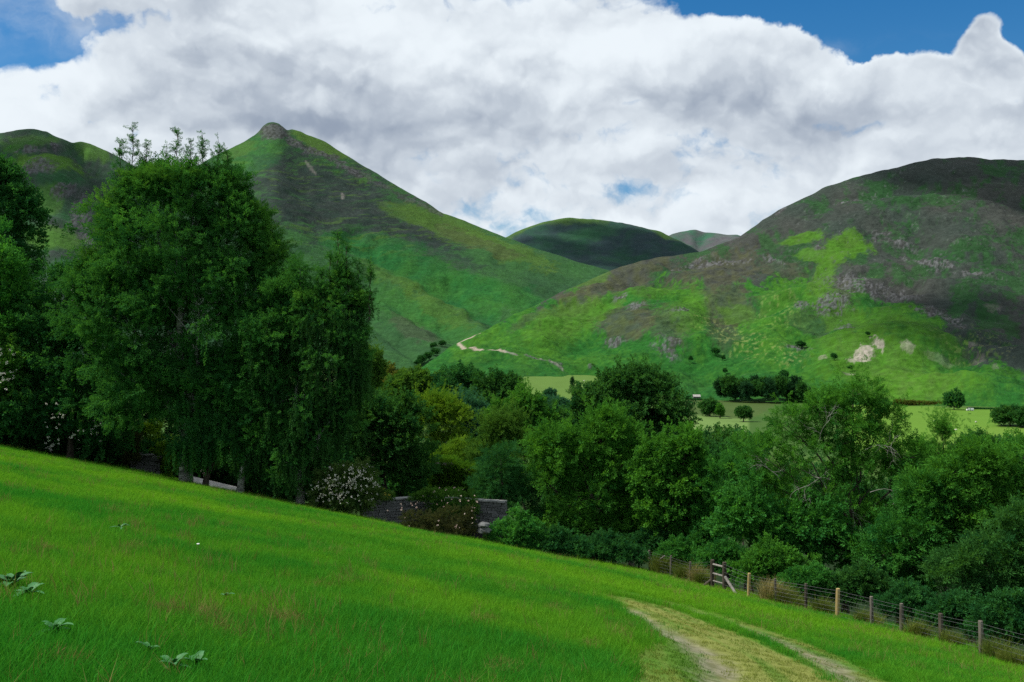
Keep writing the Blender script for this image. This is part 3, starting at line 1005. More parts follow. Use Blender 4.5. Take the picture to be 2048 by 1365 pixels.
def scatter_object(name, pts, rot, scl, tint, pick, sources, mat, parent=None):
    """an object whose geometry is sprays standing on points"""
    me = bpy.data.meshes.new(name)
    me.vertices.add(len(pts))
    org = np.array(parent.location) if parent is not None else np.zeros(3)
    me.vertices.foreach_set('co', np.asarray(pts - org, np.float32).ravel())
    for nm, typ, arr in (('rot', 'FLOAT_VECTOR', rot), ('scl', 'FLOAT_VECTOR', scl)):
        a = me.attributes.new(nm, typ, 'POINT')
        a.data.foreach_set('vector', np.asarray(arr, np.float32).ravel())
    a = me.attributes.new('tint', 'FLOAT', 'POINT')
    a.data.foreach_set('value', np.asarray(tint, np.float32))
    a = me.attributes.new('pick', 'INT', 'POINT')
    a.data.foreach_set('value', np.asarray(pick, np.int32))
    me.materials.append(mat)
    o = bpy.data.objects.new(name, me)
    COL.objects.link(o)
    o['kind'] = 'stuff'
    if parent is not None:
        o.parent = parent
    ng = bpy.data.node_groups.new(name, 'GeometryNodeTree')
    ng.interface.new_socket('Geometry', in_out='INPUT', socket_type='NodeSocketGeometry')
    ng.interface.new_socket('Geometry', in_out='OUTPUT', socket_type='NodeSocketGeometry')
    N, L = ng.nodes, ng.links
    gi, go = N.new('NodeGroupInput'), N.new('NodeGroupOutput')
    jn = N.new('GeometryNodeJoinGeometry')
    for s in reversed(sources):
        oi = N.new('GeometryNodeObjectInfo')
        oi.inputs['Object'].default_value = s
        sm = N.new('GeometryNodeSetMaterial')
        sm.inputs['Material'].default_value = mat
        gt = N.new('GeometryNodeGeometryToInstance')
        L.new(oi.outputs['Geometry'], sm.inputs['Geometry'])
        L.new(sm.outputs[0], gt.inputs[0])
        L.new(gt.outputs[0], jn.inputs[0])
    ip = N.new('GeometryNodeInstanceOnPoints')
    L.new(gi.outputs[0], ip.inputs['Points'])
    L.new(jn.outputs[0], ip.inputs['Instance'])
    ip.inputs['Pick Instance'].default_value = True

    def named(nm, typ):
        nd = N.new('GeometryNodeInputNamedAttribute')
        nd.data_type = typ
        nd.inputs['Name'].default_value = nm
        return nd.outputs[0]
    L.new(named('pick', 'INT'), ip.inputs['Instance Index'])
    er = N.new('FunctionNodeEulerToRotation')
    L.new(named('rot', 'FLOAT_VECTOR'), er.inputs[0])
    L.new(er.outputs[0], ip.inputs['Rotation'])
    L.new(named('scl', 'FLOAT_VECTOR'), ip.inputs['Scale'])
    L.new(ip.outputs[0], go.inputs[0])
    md = o.modifiers.new('sprays', 'NODES')
    md.node_group = ng
    return o


def dir_to_euler(d, spin):
    """rotation that lays +X along d, turned by spin about it"""
    el = np.arcsin(np.clip(d[:, 2], -1, 1))
    az = np.arctan2(d[:, 1], d[:, 0])
    return np.stack([spin, -el, az], -1)


def nrm(a):
    return a / (np.linalg.norm(a, axis=-1, keepdims=True) + 1e-9)


def crown_points(blobs, rc, per, droop, seed, hole=0.0, under=0.35, flat=.75, fill=1.0):
    """sprays gathered in clusters over a set of ellipsoids: points, outward directions, light/dark tint"""
    rg = np.random.default_rng(seed)
    P, Dr, T, K = [], [], [], []
    C = np.array([b[0] for b in blobs]); S = np.array([b[1] for b in blobs])
    for c, s in zip(C, S):
        s = np.maximum(s - .55 * min(rc, .42 * float(min(s[0], s[2]))), .45 * s)
        area = 4 * math.pi * ((((s[0] * s[1]) ** 1.6 + (s[0] * s[2]) ** 1.6 + (s[1] * s[2]) ** 1.6) / 3) ** (1 / 1.6))
        rc0, rc = rc, min(rc, .42 * float(min(s[0], s[2])))
        n = max(5, int(fill * area / (rc * rc * 1.7)))
        d = nrm(rg.normal(size=(n, 3)))
        d = d[(d[:, 2] > -under) | (rg.random(n) < 0.35)]
        rad = rg.uniform(.70, 1.04, (len(d), 1)) ** 1.0
        inner = rg.random((len(d), 1)) < 0.22
        rad = np.where(inner, rg.uniform(.3, .75, (len(d), 1)), rad)
        stray = rg.random((len(d), 1)) < .15
        rad = np.where(stray, rg.uniform(1.05, 1.32, (len(d), 1)), rad)
        wob = 1 + .32 * fbm(d[:, 0] * 2.3 + seed, d[:, 1] * 2.3, d[:, 2] * 2.3, 3)[:, None] * 2
        q = c + d * s * rad * wob
        # drop clusters buried in another blob
        keep = np.ones(len(q), bool)
        for c2, s2 in zip(C, S):
            if c2 is c or np.allclose(c2, c):
                continue
            keep &= (np.linalg.norm((q - c2) / s2, axis=1) > .62) | (rg.random(len(q)) < .15)
        if hole > 0:
            keep &= fbm(q[:, 0] / (rc * 2.6) + seed, q[:, 1] / (rc * 2.6), q[:, 2] / (rc * 2.6), 2) > (-.6 + hole)
        q, d = q[keep], d[keep]
        ct = rg.normal(.5, .22, len(q))
        crad = rc * rg.uniform(.65, 1.25, len(q))
        for i in range(len(q)):
            m = max(2, int(per * rg.uniform(.6, 1.3)))
            off = nrm(rg.normal(size=(m, 3))) * (rg.random((m, 1)) ** .5) * crad[i]
            off[:, 2] *= flat
            P.append(q[i] + off)
            o = nrm(d[i] * .9 + nrm(off) * .9 + rg.normal(size=(m, 3)) * .35 + np.array((0, 0, .25 - droop)))
            Dr.append(o)
            K.append(np.full(m, float(np.clip(min(s[0], s[2]) / 1.0, .42, 1.0))))
            T.append(np.clip(ct[i] + rg.normal(0, .13, m), 0, 1))
        rc = rc0
    return np.concatenate(P), np.concatenate(Dr), np.concatenate(T), np.concatenate(K)


# leaf colours per kind of tree
LEAF = {
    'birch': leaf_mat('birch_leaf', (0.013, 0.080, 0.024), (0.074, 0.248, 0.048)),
    'birch_dark': leaf_mat('shaded_birch_leaf', (0.010, 0.045, 0.018), (0.050, 0.145, 0.034)),  # birch leaf with the shade of the hanging curtains in its colour
    'birch_light': leaf_mat('pale_birch_leaf', (0.032, 0.135, 0.026), (0.110, 0.290, 0.046)),
    'dark': leaf_mat('dark_broad_leaf', (0.012, 0.072, 0.026), (0.052, 0.190, 0.046)),
    'syc': leaf_mat('sycamore_leaf', (0.014, 0.078, 0.024), (0.066, 0.195, 0.040)),
    'ash': leaf_mat('ash_leaf', (0.020, 0.110, 0.022), (0.105, 0.310, 0.036)),
    'green': leaf_mat('fresh_green_leaf', (0.018, 0.115, 0.028), (0.080, 0.280, 0.044)),
    'gold': leaf_mat('golden_leaf', (0.050, 0.150, 0.014), (0.185, 0.330, 0.030)),
    'olive': leaf_mat('olive_leaf', (0.028, 0.100, 0.018), (0.100, 0.225, 0.036)),
    'rust': leaf_mat('rusty_leaf', (0.045, 0.085, 0.018), (0.150, 0.170, 0.034)),
    'blue': leaf_mat('bluish_leaf', (0.018, 0.090, 0.048), (0.060, 0.190, 0.100)),
    'conifer': leaf_mat('conifer_needle', (0.010, 0.048, 0.020), (0.034, 0.105, 0.036), .2),
    'hedge': leaf_mat('hedge_leaf', (0.028, 0.105, 0.012), (0.110, 0.240, 0.018)),
    'red': leaf_mat('dusky_red_leaf', (0.020, 0.040, 0.016), (0.085, 0.090, 0.036)),
    'rosebush': leaf_mat('rose_leaf', (0.026, 0.070, 0.020), (0.095, 0.160, 0.044)),
    'white': leaf_mat('white_petal', (0.52, 0.50, 0.46), (0.80, 0.78, 0.74), .3, 0.0, (1, 1, 1)),
    'pink': leaf_mat('pink_petal', (0.60, 0.40, 0.36), (0.80, 0.66, 0.60), .3, 0.0, (1, 1, 1)),
    'yellow': leaf_mat('yellow_petal', (0.42, 0.36, 0.05), (0.62, 0.55, 0.10), .3, 0.0, (1, 1, 1)),
    'straw': leaf_mat('straw_blade', (0.13, 0.13, 0.04), (0.34, 0.29, 0.12), .3, 0.0, (1.1, 1, .8)),
    'stalk': leaf_mat('seed_stalk', (0.11, 0.15, 0.025), (0.24, 0.20, 0.08), .3, 0.0, (1.1, 1, .8)),
    'rush': leaf_mat('rush_blade', (0.050, 0.095, 0.016), (0.160, 0.190, 0.036), .25, 0.0, (1.1, 1.05, .6)),
    'grass': leaf_mat('grass_blade', (0.026, 0.198, 0.020), (0.142, 0.335, 0.018), .40, 0.0, (1.1, 1.1, .6)),
}
_seed = [100]


def wiggle(a, b, n, amp, rg):
    a, b = Vector(a), Vector(b)
    out = []
    for i in range(n + 1):
        t = i / n
        p = a.lerp(b, t)
        k = amp * math.sin(math.pi * t)
        out.append(p + Vector((rg.uniform(-k, k), rg.uniform(-k, k), rg.uniform(-k, k) * .5)))
    return out


def tree(name, label, Y, base_px, blobs_px, leaf='dark', spray='broad', cat='tree', group=None, rc=None, per=16, size=None, droop=0.2, trunk_r=.25, bark=None,
         hole=0.0, depth=.85, fill=1.0, crown_name='crown', flowers=None, trunk=True, limbs=True, bare=0, base_z=None, under=.45, weep=None, flat=.75, lean=0.0):
    """blobs_px: ellipses (cx, cy, rx, ry[, depth shift in m]) of the photograph, standing at distance Y"""
    _seed[0] += 1
    seed = _seed[0]
    rg = random.Random(seed)
    bl = []
    for b in blobs_px:
        dy = b[4] if len(b) > 4 else rg.uniform(-.12, .12) * b[2] / F * Y
        c = at(b[0], b[1], Y + dy)
        rx, rz = b[2] / F * Y, b[3] / F * Y
        bl.append((np.array(c), np.array((rx, depth * (rx * .6 + rz * .4), rz))))
    bx = (base_px - CX) / F * Y
    bz = gz(bx, Y) if base_z is None else base_z
    root = empty(name, (bx, Y, bz))
    tag(root, label, cat, group)
    px_m = Y / F * 2                      # one pixel of the render in metres
    rc = rc or max(.75, 7.5 * px_m)
    size = size or min(max(.55, 7.0 * px_m), max(.4, .8 * min(min(b[1][0], b[1][2]) for b in bl)))
    P, Dr, T, K = crown_points(bl, rc, per, droop, seed, hole, under, fill=fill, flat=flat)
    if Y > 90:
        K = np.ones(len(P))
    rgn = np.random.default_rng(seed + 1)
    if trunk and 50 < Y < 135 and spray != 'needle':
        # upright shoots break the outline
        zt = np.percentile(P[:, 2], 72)
        top_i = np.where(P[:, 2] > zt)[0]
        for _ in range(46):
            q = P[top_i[rgn.integers(0, len(top_i))]]
            hh = rgn.uniform(.5, 1.9) * (Y / 60) ** .5
            dv = nrm(np.array([[rgn.normal(0, .35), rgn.normal(0, .35), 1.0]]))
            kk = int(4 + 3 * hh)
            tt_ = np.linspace(.1, 1, kk)[:, None]
            P = np.concatenate([P, q + dv * hh * tt_ + rgn.normal(0, .10, (kk, 3))])
            Dr = np.concatenate([Dr, nrm(dv + rgn.normal(0, .55, (kk, 3)))])
            T = np.concatenate([T, np.clip(rgn.normal(.65, .15, kk), 0, 1)])
            K = np.concatenate([K, (.85 - .4 * tt_[:, 0]) * (K[0] if Y > 90 else 1)])
    n = len(P)
    s = size * K * rgn.uniform(.7, 1.3, n)
    src = SPRAYS[spray]
    # no spray below the ground
    ok = P[:, 2] > ground_z(P[:, 0], P[:, 1]) + .1 if Y < 90 else np.ones(n, bool)
    P, Dr, T, s = P[ok], Dr[ok], T[ok], s[ok]
    n = len(P)
    scatter_object(crown_name, P, dir_to_euler(Dr, rgn.uniform(0, 6.28, n)), np.repeat(s[:, None], 3, 1), T, rgn.integers(0, len(src), n), src, LEAF[leaf], root)
    if weep:
        cnt, wl, wleaf = weep
        low = np.where(P[:, 2] < np.percentile(P[:, 2], 66))[0]
        k = low[rgn.integers(0, len(low), cnt)]
        q = P[k] + rgn.normal(0, .25, (cnt, 3))
        d = nrm(np.stack([rgn.normal(0, .06, cnt), rgn.normal(0, .06, cnt), -np.ones(cnt)], -1))
        L_ = wl * rgn.uniform(.5, 1.4, cnt)
        ok = q[:, 2] - L_ > ground_z(q[:, 0], q[:, 1]) + .1
        q, d, L_ = q[ok], d[ok], L_[ok]
        scatter_object('hanging_foliage', q, dir_to_euler(d, rgn.uniform(0, 6.28, len(q))), np.stack([L_, L_ * 0 + 1.25, L_ * 0 + 1.25], -1),
                       np.clip(rgn.normal(.45, .25, len(q)), 0, 1), rgn.integers(0, 3, len(q)), SPRAYS['weep'], LEAF[wleaf], root)
    if flowers:
        fl_mat, spots, cnt, fs = flowers
        fp = []
        for (fx, fy, frx, fry) in spots:
            m = int(cnt)
            for _ in range(m):
                a, r = rg.uniform(0, 6.28), math.sqrt(rg.random())
                qx, qy = fx + frx * r * math.cos(a), fy + fry * r * math.sin(a)
                # on the near face of the crown
                best = Y
                for c, sv in bl:
                    dx, dz = ((qx - CX) / F * Y - c[0]) / sv[0], ((CY - qy) / F * Y - c[2]) / sv[2]
                    w = 1 - dx * dx - dz * dz
                    if w > 0:
                        best = min(best, c[1] - sv[1] * math.sqrt(w) * 1.06 - .15)
                fp.append(at(qx, qy, best))
        fp = np.array(fp)
        m = len(fp)
        fd = nrm(np.stack([rgn.normal(0, .5, m), -np.ones(m), rgn.uniform(-.2, .9, m)], -1))
        scatter_object('blossom', fp, dir_to_euler(fd, rgn.uniform(0, 6.28, m)), np.repeat((fs * rgn.uniform(.6, 1.4, m))[:, None], 3, 1), rgn.random(m), rgn.integers(0, 2, m), SPRAYS['flower'], LEAF[fl_mat], root)
    if trunk:
        mb = MB()
        bark = bark or M_bark
        top = max((b[0][2] + .45 * b[1][2] for b in bl))
        tb = max(bl, key=lambda b: b[0][2] + .5 * b[1][2])
        tip = Vector((lerp(bx, tb[0][0], .8), lerp(Y, tb[0][1], .6), top))
        base = Vector((bx, Y, bz - .3))
        path = wiggle(base, tip, 7, .03 * (tip - base).length, rg)
        path[1].x = lerp(path[1].x, bx, .6)
        rad = [trunk_r * (1.35 if i == 0 else 1) * (1 - .88 * i / 7) for i in range(8)]
        mb.tube(path, rad, 8)
        if limbs:
            for c, sv in bl:
                k = min(6, max(1, int(7 * (c[2] - base.z) / max(tip.z - base.z, .1) * .75)))
                st = path[k]
                r0 = rad[k] * .6
                en = Vector(c) + Vector((rg.uniform(-.3, .3) * sv[0], rg.uniform(-.3, .3) * sv[1], .1 * sv[2]))
                lp = wiggle(st, en, 4, .08 * (en - st).length, rg)
                mb.tube(lp, [r0 * (1 - .7 * i / 4) for i in range(5)], 5)
                for _ in range(5):
                    dd = nrm(np.array([rg.gauss(0, 1), rg.gauss(0, 1), abs(rg.gauss(0, .8))]))
                    e2 = Vector(np.array(c) + dd * sv * .85)
                    mb.tube(wiggle(lp[rg.randint(2, 4)], e2, 3, .1 * sv[0], rg), [r0 * .3, r0 * .22, r0 * .14, r0 * .05], 4, False)
        mb.build('trunk', bark, root, True)
    return root, bl


def bare_twigs(root, spots, Y, n, length, rad, mat, seed):
    """leafless grey branches that stick out of a crown, each a part"""
    rg = random.Random(seed)
    for (px, py, r, ang) in spots:
        mb = MB()
        p0 = at(px, py, Y)
        a0 = math.radians(ang)
        d = Vector((math.cos(a0), -.25, math.sin(a0)))

        def grow(p, d, L, rr, lev):
            pts = [p]
            for i in range(5):
                d = (d + Vector((rg.gauss(0, .28), rg.gauss(0, .18), rg.gauss(0, .28) - .05))).normalized()
                pts.append(pts[-1] + d * L / 5)
            mb.tube(pts, [rr * (1 - .8 * i / 5) for i in range(6)], 4, False)
            if lev < 2:
                for _ in range(n):
                    k = rg.randint(1, 4)
                    grow(pts[k], (d + Vector((rg.gauss(0, .7), rg.gauss(0, .4), rg.gauss(0, .7)))).normalized(), L * rg.uniform(.4, .7), rr * .5, lev + 1)
        grow(p0, d, length * r, rad, 0)
        mb.build('bare_branch', mat, root)


# ------------------------------------------------------------------ trees at the top of the meadow
tree('alder_tree', 'tall dark tree at the far left edge of the meadow, behind brighter foliage', 68, 10,
     [(-30, 420, 90, 100), (40, 420, 38, 50), (0, 350, 36, 36), (10, 520, 80, 90), (-10, 660, 110, 110), (20, 800, 100, 90)], 'dark', 'broad', trunk_r=.3)
tree('sycamore_tree', 'leafy bright green tree in front of the tall dark tree at the left edge', 64, -20,
     [(-20, 540, 88, 80), (30, 590, 60, 60), (0, 680, 90, 80), (10, 790, 80, 90)], 'green', 'broad', trunk_r=.25, per=15)
tree('elder_bush', 'elder bush with flat cream flower heads cut off by the left edge', 61, -10,
     [(-5, 740, 44, 52), (-10, 800, 60, 60)], 'birch_light', 'broad', 'bush', trunk_r=.1, flowers=('white', [(8, 735, 34, 44)], 40, .20))
tree('hawthorn_tree', 'dark broad bush with scattered white blossom beside the leftmost tall tree', 63, 140,
     [(130, 610, 66, 80), (100, 720, 90, 90), (170, 740, 80, 110), (110, 830, 110, 70), (210, 840, 60, 80)], 'dark', 'broad', trunk_r=.2,
     flowers=('white', [(160, 596, 20, 26), (110, 830, 22, 30), (170, 880, 34, 20), (100, 885, 26, 18), (195, 850, 14, 22)], 13, .20))
BIRCH = dict(leaf='birch', spray='fine', bark=M_birchbark, droop=.35, hole=.16)
tree('birch_tree', 'huge bushy birch with thin wispy top shoots, whitish trunk at the meadow edge', 59.5, 372,
     [(300, 402, 80, 76), (392, 398, 80, 74), (345, 372, 50, 40), (440, 400, 50, 60), (330, 500, 140, 120), (250, 520, 72, 90), (470, 480, 70, 100), (250, 640, 110, 110), (390, 620, 150, 130), (500, 600, 78, 100), (300, 770, 110, 90), (420, 760, 130, 100),
      (200, 610, 56, 70), (270, 368, 20, 22), (345, 360, 24, 22), (412, 362, 28, 26)], trunk_r=.36, per=24, fill=1.15, size=.54, weep=(700, 1.0, 'birch'), **BIRCH)
tree('birch_tree', 'slender birch with a dark straight trunk just right of the whitish trunk', 58.2, 409,
     [(430, 850, 70, 60), (470, 780, 80, 80), (400, 880, 36, 40)], trunk_r=.19, per=14, weep=(500, 1.2, 'birch'), leaf='dark', spray='fine', bark=M_bark, droop=.5, hole=.15)
tree('birch_tree', 'dark leaning birch with drooping foliage between the slender trunk and the weeping crown', 57.6, 478,
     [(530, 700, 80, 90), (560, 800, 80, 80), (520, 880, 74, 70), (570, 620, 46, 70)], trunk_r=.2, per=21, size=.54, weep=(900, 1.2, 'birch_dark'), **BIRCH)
tree('weeping_birch_tree', 'weeping birch with a pointed pale top and long hanging curtains of leaves', 57.0, 600,
     [(682, 556, 17, 28), (684, 590, 32, 30), (706, 612, 34, 30), (628, 610, 40, 60), (640, 640, 60, 60), (600, 560, 30, 50), (690, 650, 52, 70), (640, 740, 76, 80), (705, 740, 38, 90), (610, 850, 74, 80), (660, 850, 52, 80), (590, 930, 60, 50)],
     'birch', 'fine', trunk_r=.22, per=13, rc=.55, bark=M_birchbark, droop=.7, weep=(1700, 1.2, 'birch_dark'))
# thin leading shoots of the big birch: small sprays on bare twigs
rg = random.Random(77)
rgn = np.random.default_rng(9)


def leading_shoots(root, Y, spec):
    """thin leading shoots with small sprays above a crown"""
    sh_p = []
    for (px, py0, py1, w) in spec:
        mb = MB()
        a, b = at(px, py1 + 30, Y), at(px + rg.uniform(-6, 6), py0, Y)
        st = wiggle(a, b, 6, .12, rg)
        mb.tube(st, [.035 * (1 - i / 7) + .006 for i in range(7)], 4, False)
        for k in range(30):
            t = rg.uniform(.1, 1)
            p = a.lerp(b, t)
            q = p + Vector((rg.uniform(-1, 1) * w / F * Y * (1.15 - t), rg.uniform(-.5, .5), rg.uniform(0, .5)))
            mb.tube([p, p.lerp(q, .5) + Vector((0, 0, .08)), q], [.014, .01, .005], 3, False)
            for _ in range(4):
                sh_p.append(p.lerp(q, rg.uniform(.4, 1.1)))
        mb.build('branch', M_bark, root)
    sh_p = np.array(sh_p)
    n = len(sh_p)
    scatter_object('shoot_foliage', sh_p, dir_to_euler(nrm(np.stack([rgn.normal(0, .7, n), rgn.normal(0, .7, n), rgn.normal(.3, .4, n)], -1)), rgn.uniform(0, 6.28, n)),
                   np.repeat(rgn.uniform(.18, .40, n)[:, None], 3, 1), rgn.random(n), rgn.integers(0, 3, n), SPRAYS['fine'], LEAF['birch'], root)


leading_shoots(bpy.data.objects['birch_tree'], 59.5, ((262, 256, 350, 32), (240, 290, 370, 16), (288, 286, 360, 22), (352, 264, 350, 28), (330, 300, 360, 18), (378, 292, 360, 20), (408, 270, 350, 26), (436, 288, 360, 18), (456, 304, 350, 12), (215, 400, 470, 22), (312, 330, 380, 26)))
leading_shoots(bpy.data.objects['weeping_birch_tree'], 57.0, ((680, 464, 560, 26), (696, 498, 580, 22), (662, 512, 590, 20), (738, 536, 610, 18), (720, 530, 600, 20), (640, 540, 620, 24)))
# sunlit flanks and crown of the birches, painted as paler outer sprays
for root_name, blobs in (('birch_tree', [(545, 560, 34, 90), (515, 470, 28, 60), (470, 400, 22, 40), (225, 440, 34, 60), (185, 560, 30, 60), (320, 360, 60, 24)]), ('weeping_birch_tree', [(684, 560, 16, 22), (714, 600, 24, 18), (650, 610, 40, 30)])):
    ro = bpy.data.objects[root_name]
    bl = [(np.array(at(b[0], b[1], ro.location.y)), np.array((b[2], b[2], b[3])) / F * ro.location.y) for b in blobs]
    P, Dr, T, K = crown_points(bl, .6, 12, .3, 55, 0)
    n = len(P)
    scatter_object('pale_foliage', P, dir_to_euler(Dr, rgn.uniform(0, 6.28, n)), np.repeat((K * rgn.uniform(.4, .7, n))[:, None], 3, 1), T, rgn.integers(0, 3, n), SPRAYS['fine'], LEAF['birch_light'], ro)

# undergrowth behind the trunks
tree('shrub', 'dark shrub at the foot of the leftmost trees', 66, 60, [(20, 860, 60, 46), (90, 875, 50, 40), (50, 890, 80, 24)], 'dark', 'broad', 'shrub', trunk=False, crown_name='foliage', rc=.6)
tree('shrub', 'dark shrub at the foot of the white-blossomed bush', 66.5, 190, [(170, 895, 56, 40), (230, 905, 50, 46), (200, 920, 70, 22)], 'dark', 'broad', 'shrub', trunk=False, crown_name='foliage', rc=.6)
tree('shrub', 'low dark thicket behind the birch trunks, nearer than the evergreen mass', 71, 430, [(300, 915, 50, 44), (270, 940, 40, 30), (440, 945, 60, 36), (540, 985, 60, 36), (480, 960, 50, 40), (360, 950, 50, 30)], 'dark', 'broad', 'shrub', trunk=False, crown_name='foliage', rc=.6)
tree('shrub', 'dark shrub behind the drooping birch, right of the pale drive', 68, 540, [(500, 930, 40, 40), (560, 950, 50, 40), (620, 970, 40, 40)], 'dark', 'broad', 'shrub', trunk=False, crown_name='foliage', rc=.6)
tree('shrub', 'yellow-green shrub in the gap just left of the whitish birch trunk', 66, 335, [(335, 905, 26, 26), (345, 930, 26, 18), (300, 860, 22, 20)], 'gold', 'broad', 'shrub', trunk=False, rc=.5, per=10, crown_name='foliage')
tree('shrub', 'small dark red-leaved shrub under the birches, left of the yellow-green one', 65, 268, [(268, 880, 16, 18), (262, 910, 18, 26)], 'red', 'fine', 'shrub', trunk=False, rc=.4, per=10, crown_name='foliage')
tree('shrub', 'dark evergreen undergrowth mass behind the birch trunks', 74, 420, [(250, 800, 80, 90), (400, 830, 110, 110), (520, 860, 90, 100), (600, 880, 80, 90)], 'conifer', 'broad', 'shrub', trunk=False, crown_name='foliage')
tree('shrub', 'shrub with pink flowers behind the pale drive between the birch trunks', 68, 425, [(425, 925, 24, 14), (400, 935, 16, 12)], 'olive', 'broad', 'shrub', trunk=False, rc=.4, per=8, crown_name='foliage',
     flowers=('pink', [(420, 948, 18, 9)], 22, .22))
mbd = MB()
pts = [at(360, 985, 63.5), at(470, 1003, 62.5), at(470, 968, 66.5), at(360, 952, 67.5)]
M_drive = simple_mat('pale_drive_gravel', (0.27, 0.26, 0.24), (0.46, 0.44, 0.41), 3, .95)
b0 = [at(372, 966, 63), at(474, 988, 62), at(474, 974, 65), at(372, 950, 66)]
verts = [tuple(p) for p in b0] + [tuple(p - Vector((0, 0, 1.5))) for p in b0]
dr = mesh_obj('driveway', verts, [(0, 1, 2, 3), (7, 6, 5, 4), (0, 4, 5, 1), (1, 5, 6, 2), (2, 6, 7, 3), (3, 7, 4, 0)], M_drive)
dr['kind'] = 'structure'

# ------------------------------------------------------------------ garden side: wall, roses, hedge
tree('rose_bush', 'large rounded rose bush covered in small white flowers at the meadow edge', 56.2, 695,
     [(700, 965, 52, 36), (660, 985, 42, 34), (735, 985, 30, 30), (700, 1000, 60, 26)], 'rosebush', 'fine', 'bush', trunk=False, rc=.5, per=14, crown_name='foliage',
     flowers=('white', [(690, 955, 46, 26), (650, 985, 40, 24), (725, 955, 34, 28), (700, 980, 62, 30)], 62, .14))
tree('rose_bush', 'sprawling dusky green climbing rose with few pale pink flowers in front of the stone wall', 54.0, 850,
     [(835, 1040, 34, 18), (890, 1036, 40, 24), (935, 1042, 16, 28), (870, 1062, 80, 16)], 'red', 'fine', 'bush', trunk=False, rc=.34, per=9, size=.42, hole=.1, crown_name='foliage',
     flowers=('pink', [(880, 1010, 70, 14), (920, 1000, 40, 10), (800, 1015, 40, 10), (940, 1030, 14, 22), (870, 1045, 70, 18)], 7, .12))
tree('rose_bush', 'olive green rambler spilling over the top of the stone wall', 57.8, 870,
     [(860, 992, 34, 12), (905, 998, 40, 22), (940, 1014, 18, 32), (890, 1022, 34, 14)], 'olive', 'fine', 'bush', trunk=False, rc=.34, per=9, size=.45, crown_name='foliage',
     flowers=('pink', [(900, 980, 36, 12), (850, 1000, 40, 8)], 6, .12))
tree('flower_bush', 'small bush of yellow flowers beside the white rose bush and wall end', 57.6, 760, [(757, 985, 14, 10), (775, 992, 12, 8)], 'olive', 'fine', 'bush', trunk=False, rc=.3, per=8, crown_name='foliage',
     flowers=('yellow', [(756, 983, 14, 9), (774, 991, 10, 6)], 16, .13))


def stone_wall(name, label, a, b, height, course, thick, gap_rng, coping=True):
    a, b = Vector(a), Vector(b)
    root = empty(name, (a + b) / 2)
    tag(root, label, 'wall')
    d = (b - a); L = d.length; d.normalize()
    ang = math.atan2(d.y, d.x)
    rgw = random.Random(5)
    core = MB()
    z0 = min(a.z, b.z) - height - .8
    core.box(((a.x + b.x) / 2, (a.y + b.y) / 2, (a.z + b.z) / 2 - height / 2 - .45), (L - .05, thick - .12, height + .75), ang)
    core.build('core', M_core, root)
    protos = []
    for k in range(10):
        m = MB()
        m.box((0, 0, 0), (1, 1, 1), 0, .09)
        me = bpy.data.meshes.new('stone')
        me.from_pydata([tuple(v) for v in m.v], [], m.f)
        me.materials.append(M_slate)
        protos.append(me)
    zz, count = 0.0, 0
    while zz < height - .02:
        h = course * rgw.uniform(.8, 1.25)
        s = rgw.uniform(-.2, 0)
        while s < L:
            w = rgw.uniform(*gap_rng)
            s1 = min(s + w, L); s0 = max(s, 0)
            if s1 - s0 > .12:
                c = a.lerp(b, (s0 + s1) / 2 / L) - Vector((0, 0, .06 + zz + h / 2))
                o = bpy.data.objects.new('stone', protos[rgw.randint(0, 9)])
                COL.objects.link(o)
                o.parent = root
                o.location = c - root.location + Vector((-d.y, d.x, 0)) * rgw.uniform(-.03, .03)
                o.scale = ((s1 - s0) - .025, thick, h - .022)
                o.rotation_euler = (rgw.uniform(-.03, .03), rgw.uniform(-.03, .03), ang + rgw.uniform(-.03, .03))
                count += 1
            s += w
        zz += h
    if coping:
        s = 0
        while s < L:
            w = rgw.uniform(.55, .95)
            s1 = min(s + w, L)
            m = MB()
            c = a.lerp(b, (s + s1) / 2 / L)
            m.box((c.x, c.y, c.z), (s1 - s - .015, thick + .12, .09), ang, .008)
            m.build('coping_stone', M_coping, root)
            s += w
    return root


stone_wall('stone_wall', 'slate garden wall with flat coping, its left length beside the white rose bush', at(722, 1003, 57.0), at(858, 993, 59.5), 1.5, .17, .42, (.3, .62))
stone_wall('stone_wall', 'right length of the slate wall ending beside dark conifers', at(860, 994, 59.4), at(1012, 1004, 58.0), 1.6, .17, .42, (.3, .6))
stone_wall('stone_wall', 'low dark rubble wall in the gap left of the birch trunk', at(262, 905, 66.0), at(322, 915, 66.0), 1.6, .26, .4, (.5, 1.1))
for i, (px, py, rx, rz, lab) in enumerate(((968, 1050, .34, .16, 'flat grey boulder on top of another by the wall end'), (969, 1061, .38, .2, 'grey boulder lying under the flat one by the wall end'))):
    m = MB()
    c = at(px, py, 53.6)
    m.lump(c, (rx, .35, rz), 9, 6, .12)
    o = m.build('boulder', M_slate)
    tag(o, lab, 'boulder', 'boulders by the wall end')
tree('conifer_tree', 'low spreading dark conifer between the slate wall end and the green ash', 62, 1010, [(1000, 940, 46, 50), (990, 975, 52, 30), (1040, 1000, 40, 60)], 'dark', 'needle', trunk_r=.15, flat=.4)
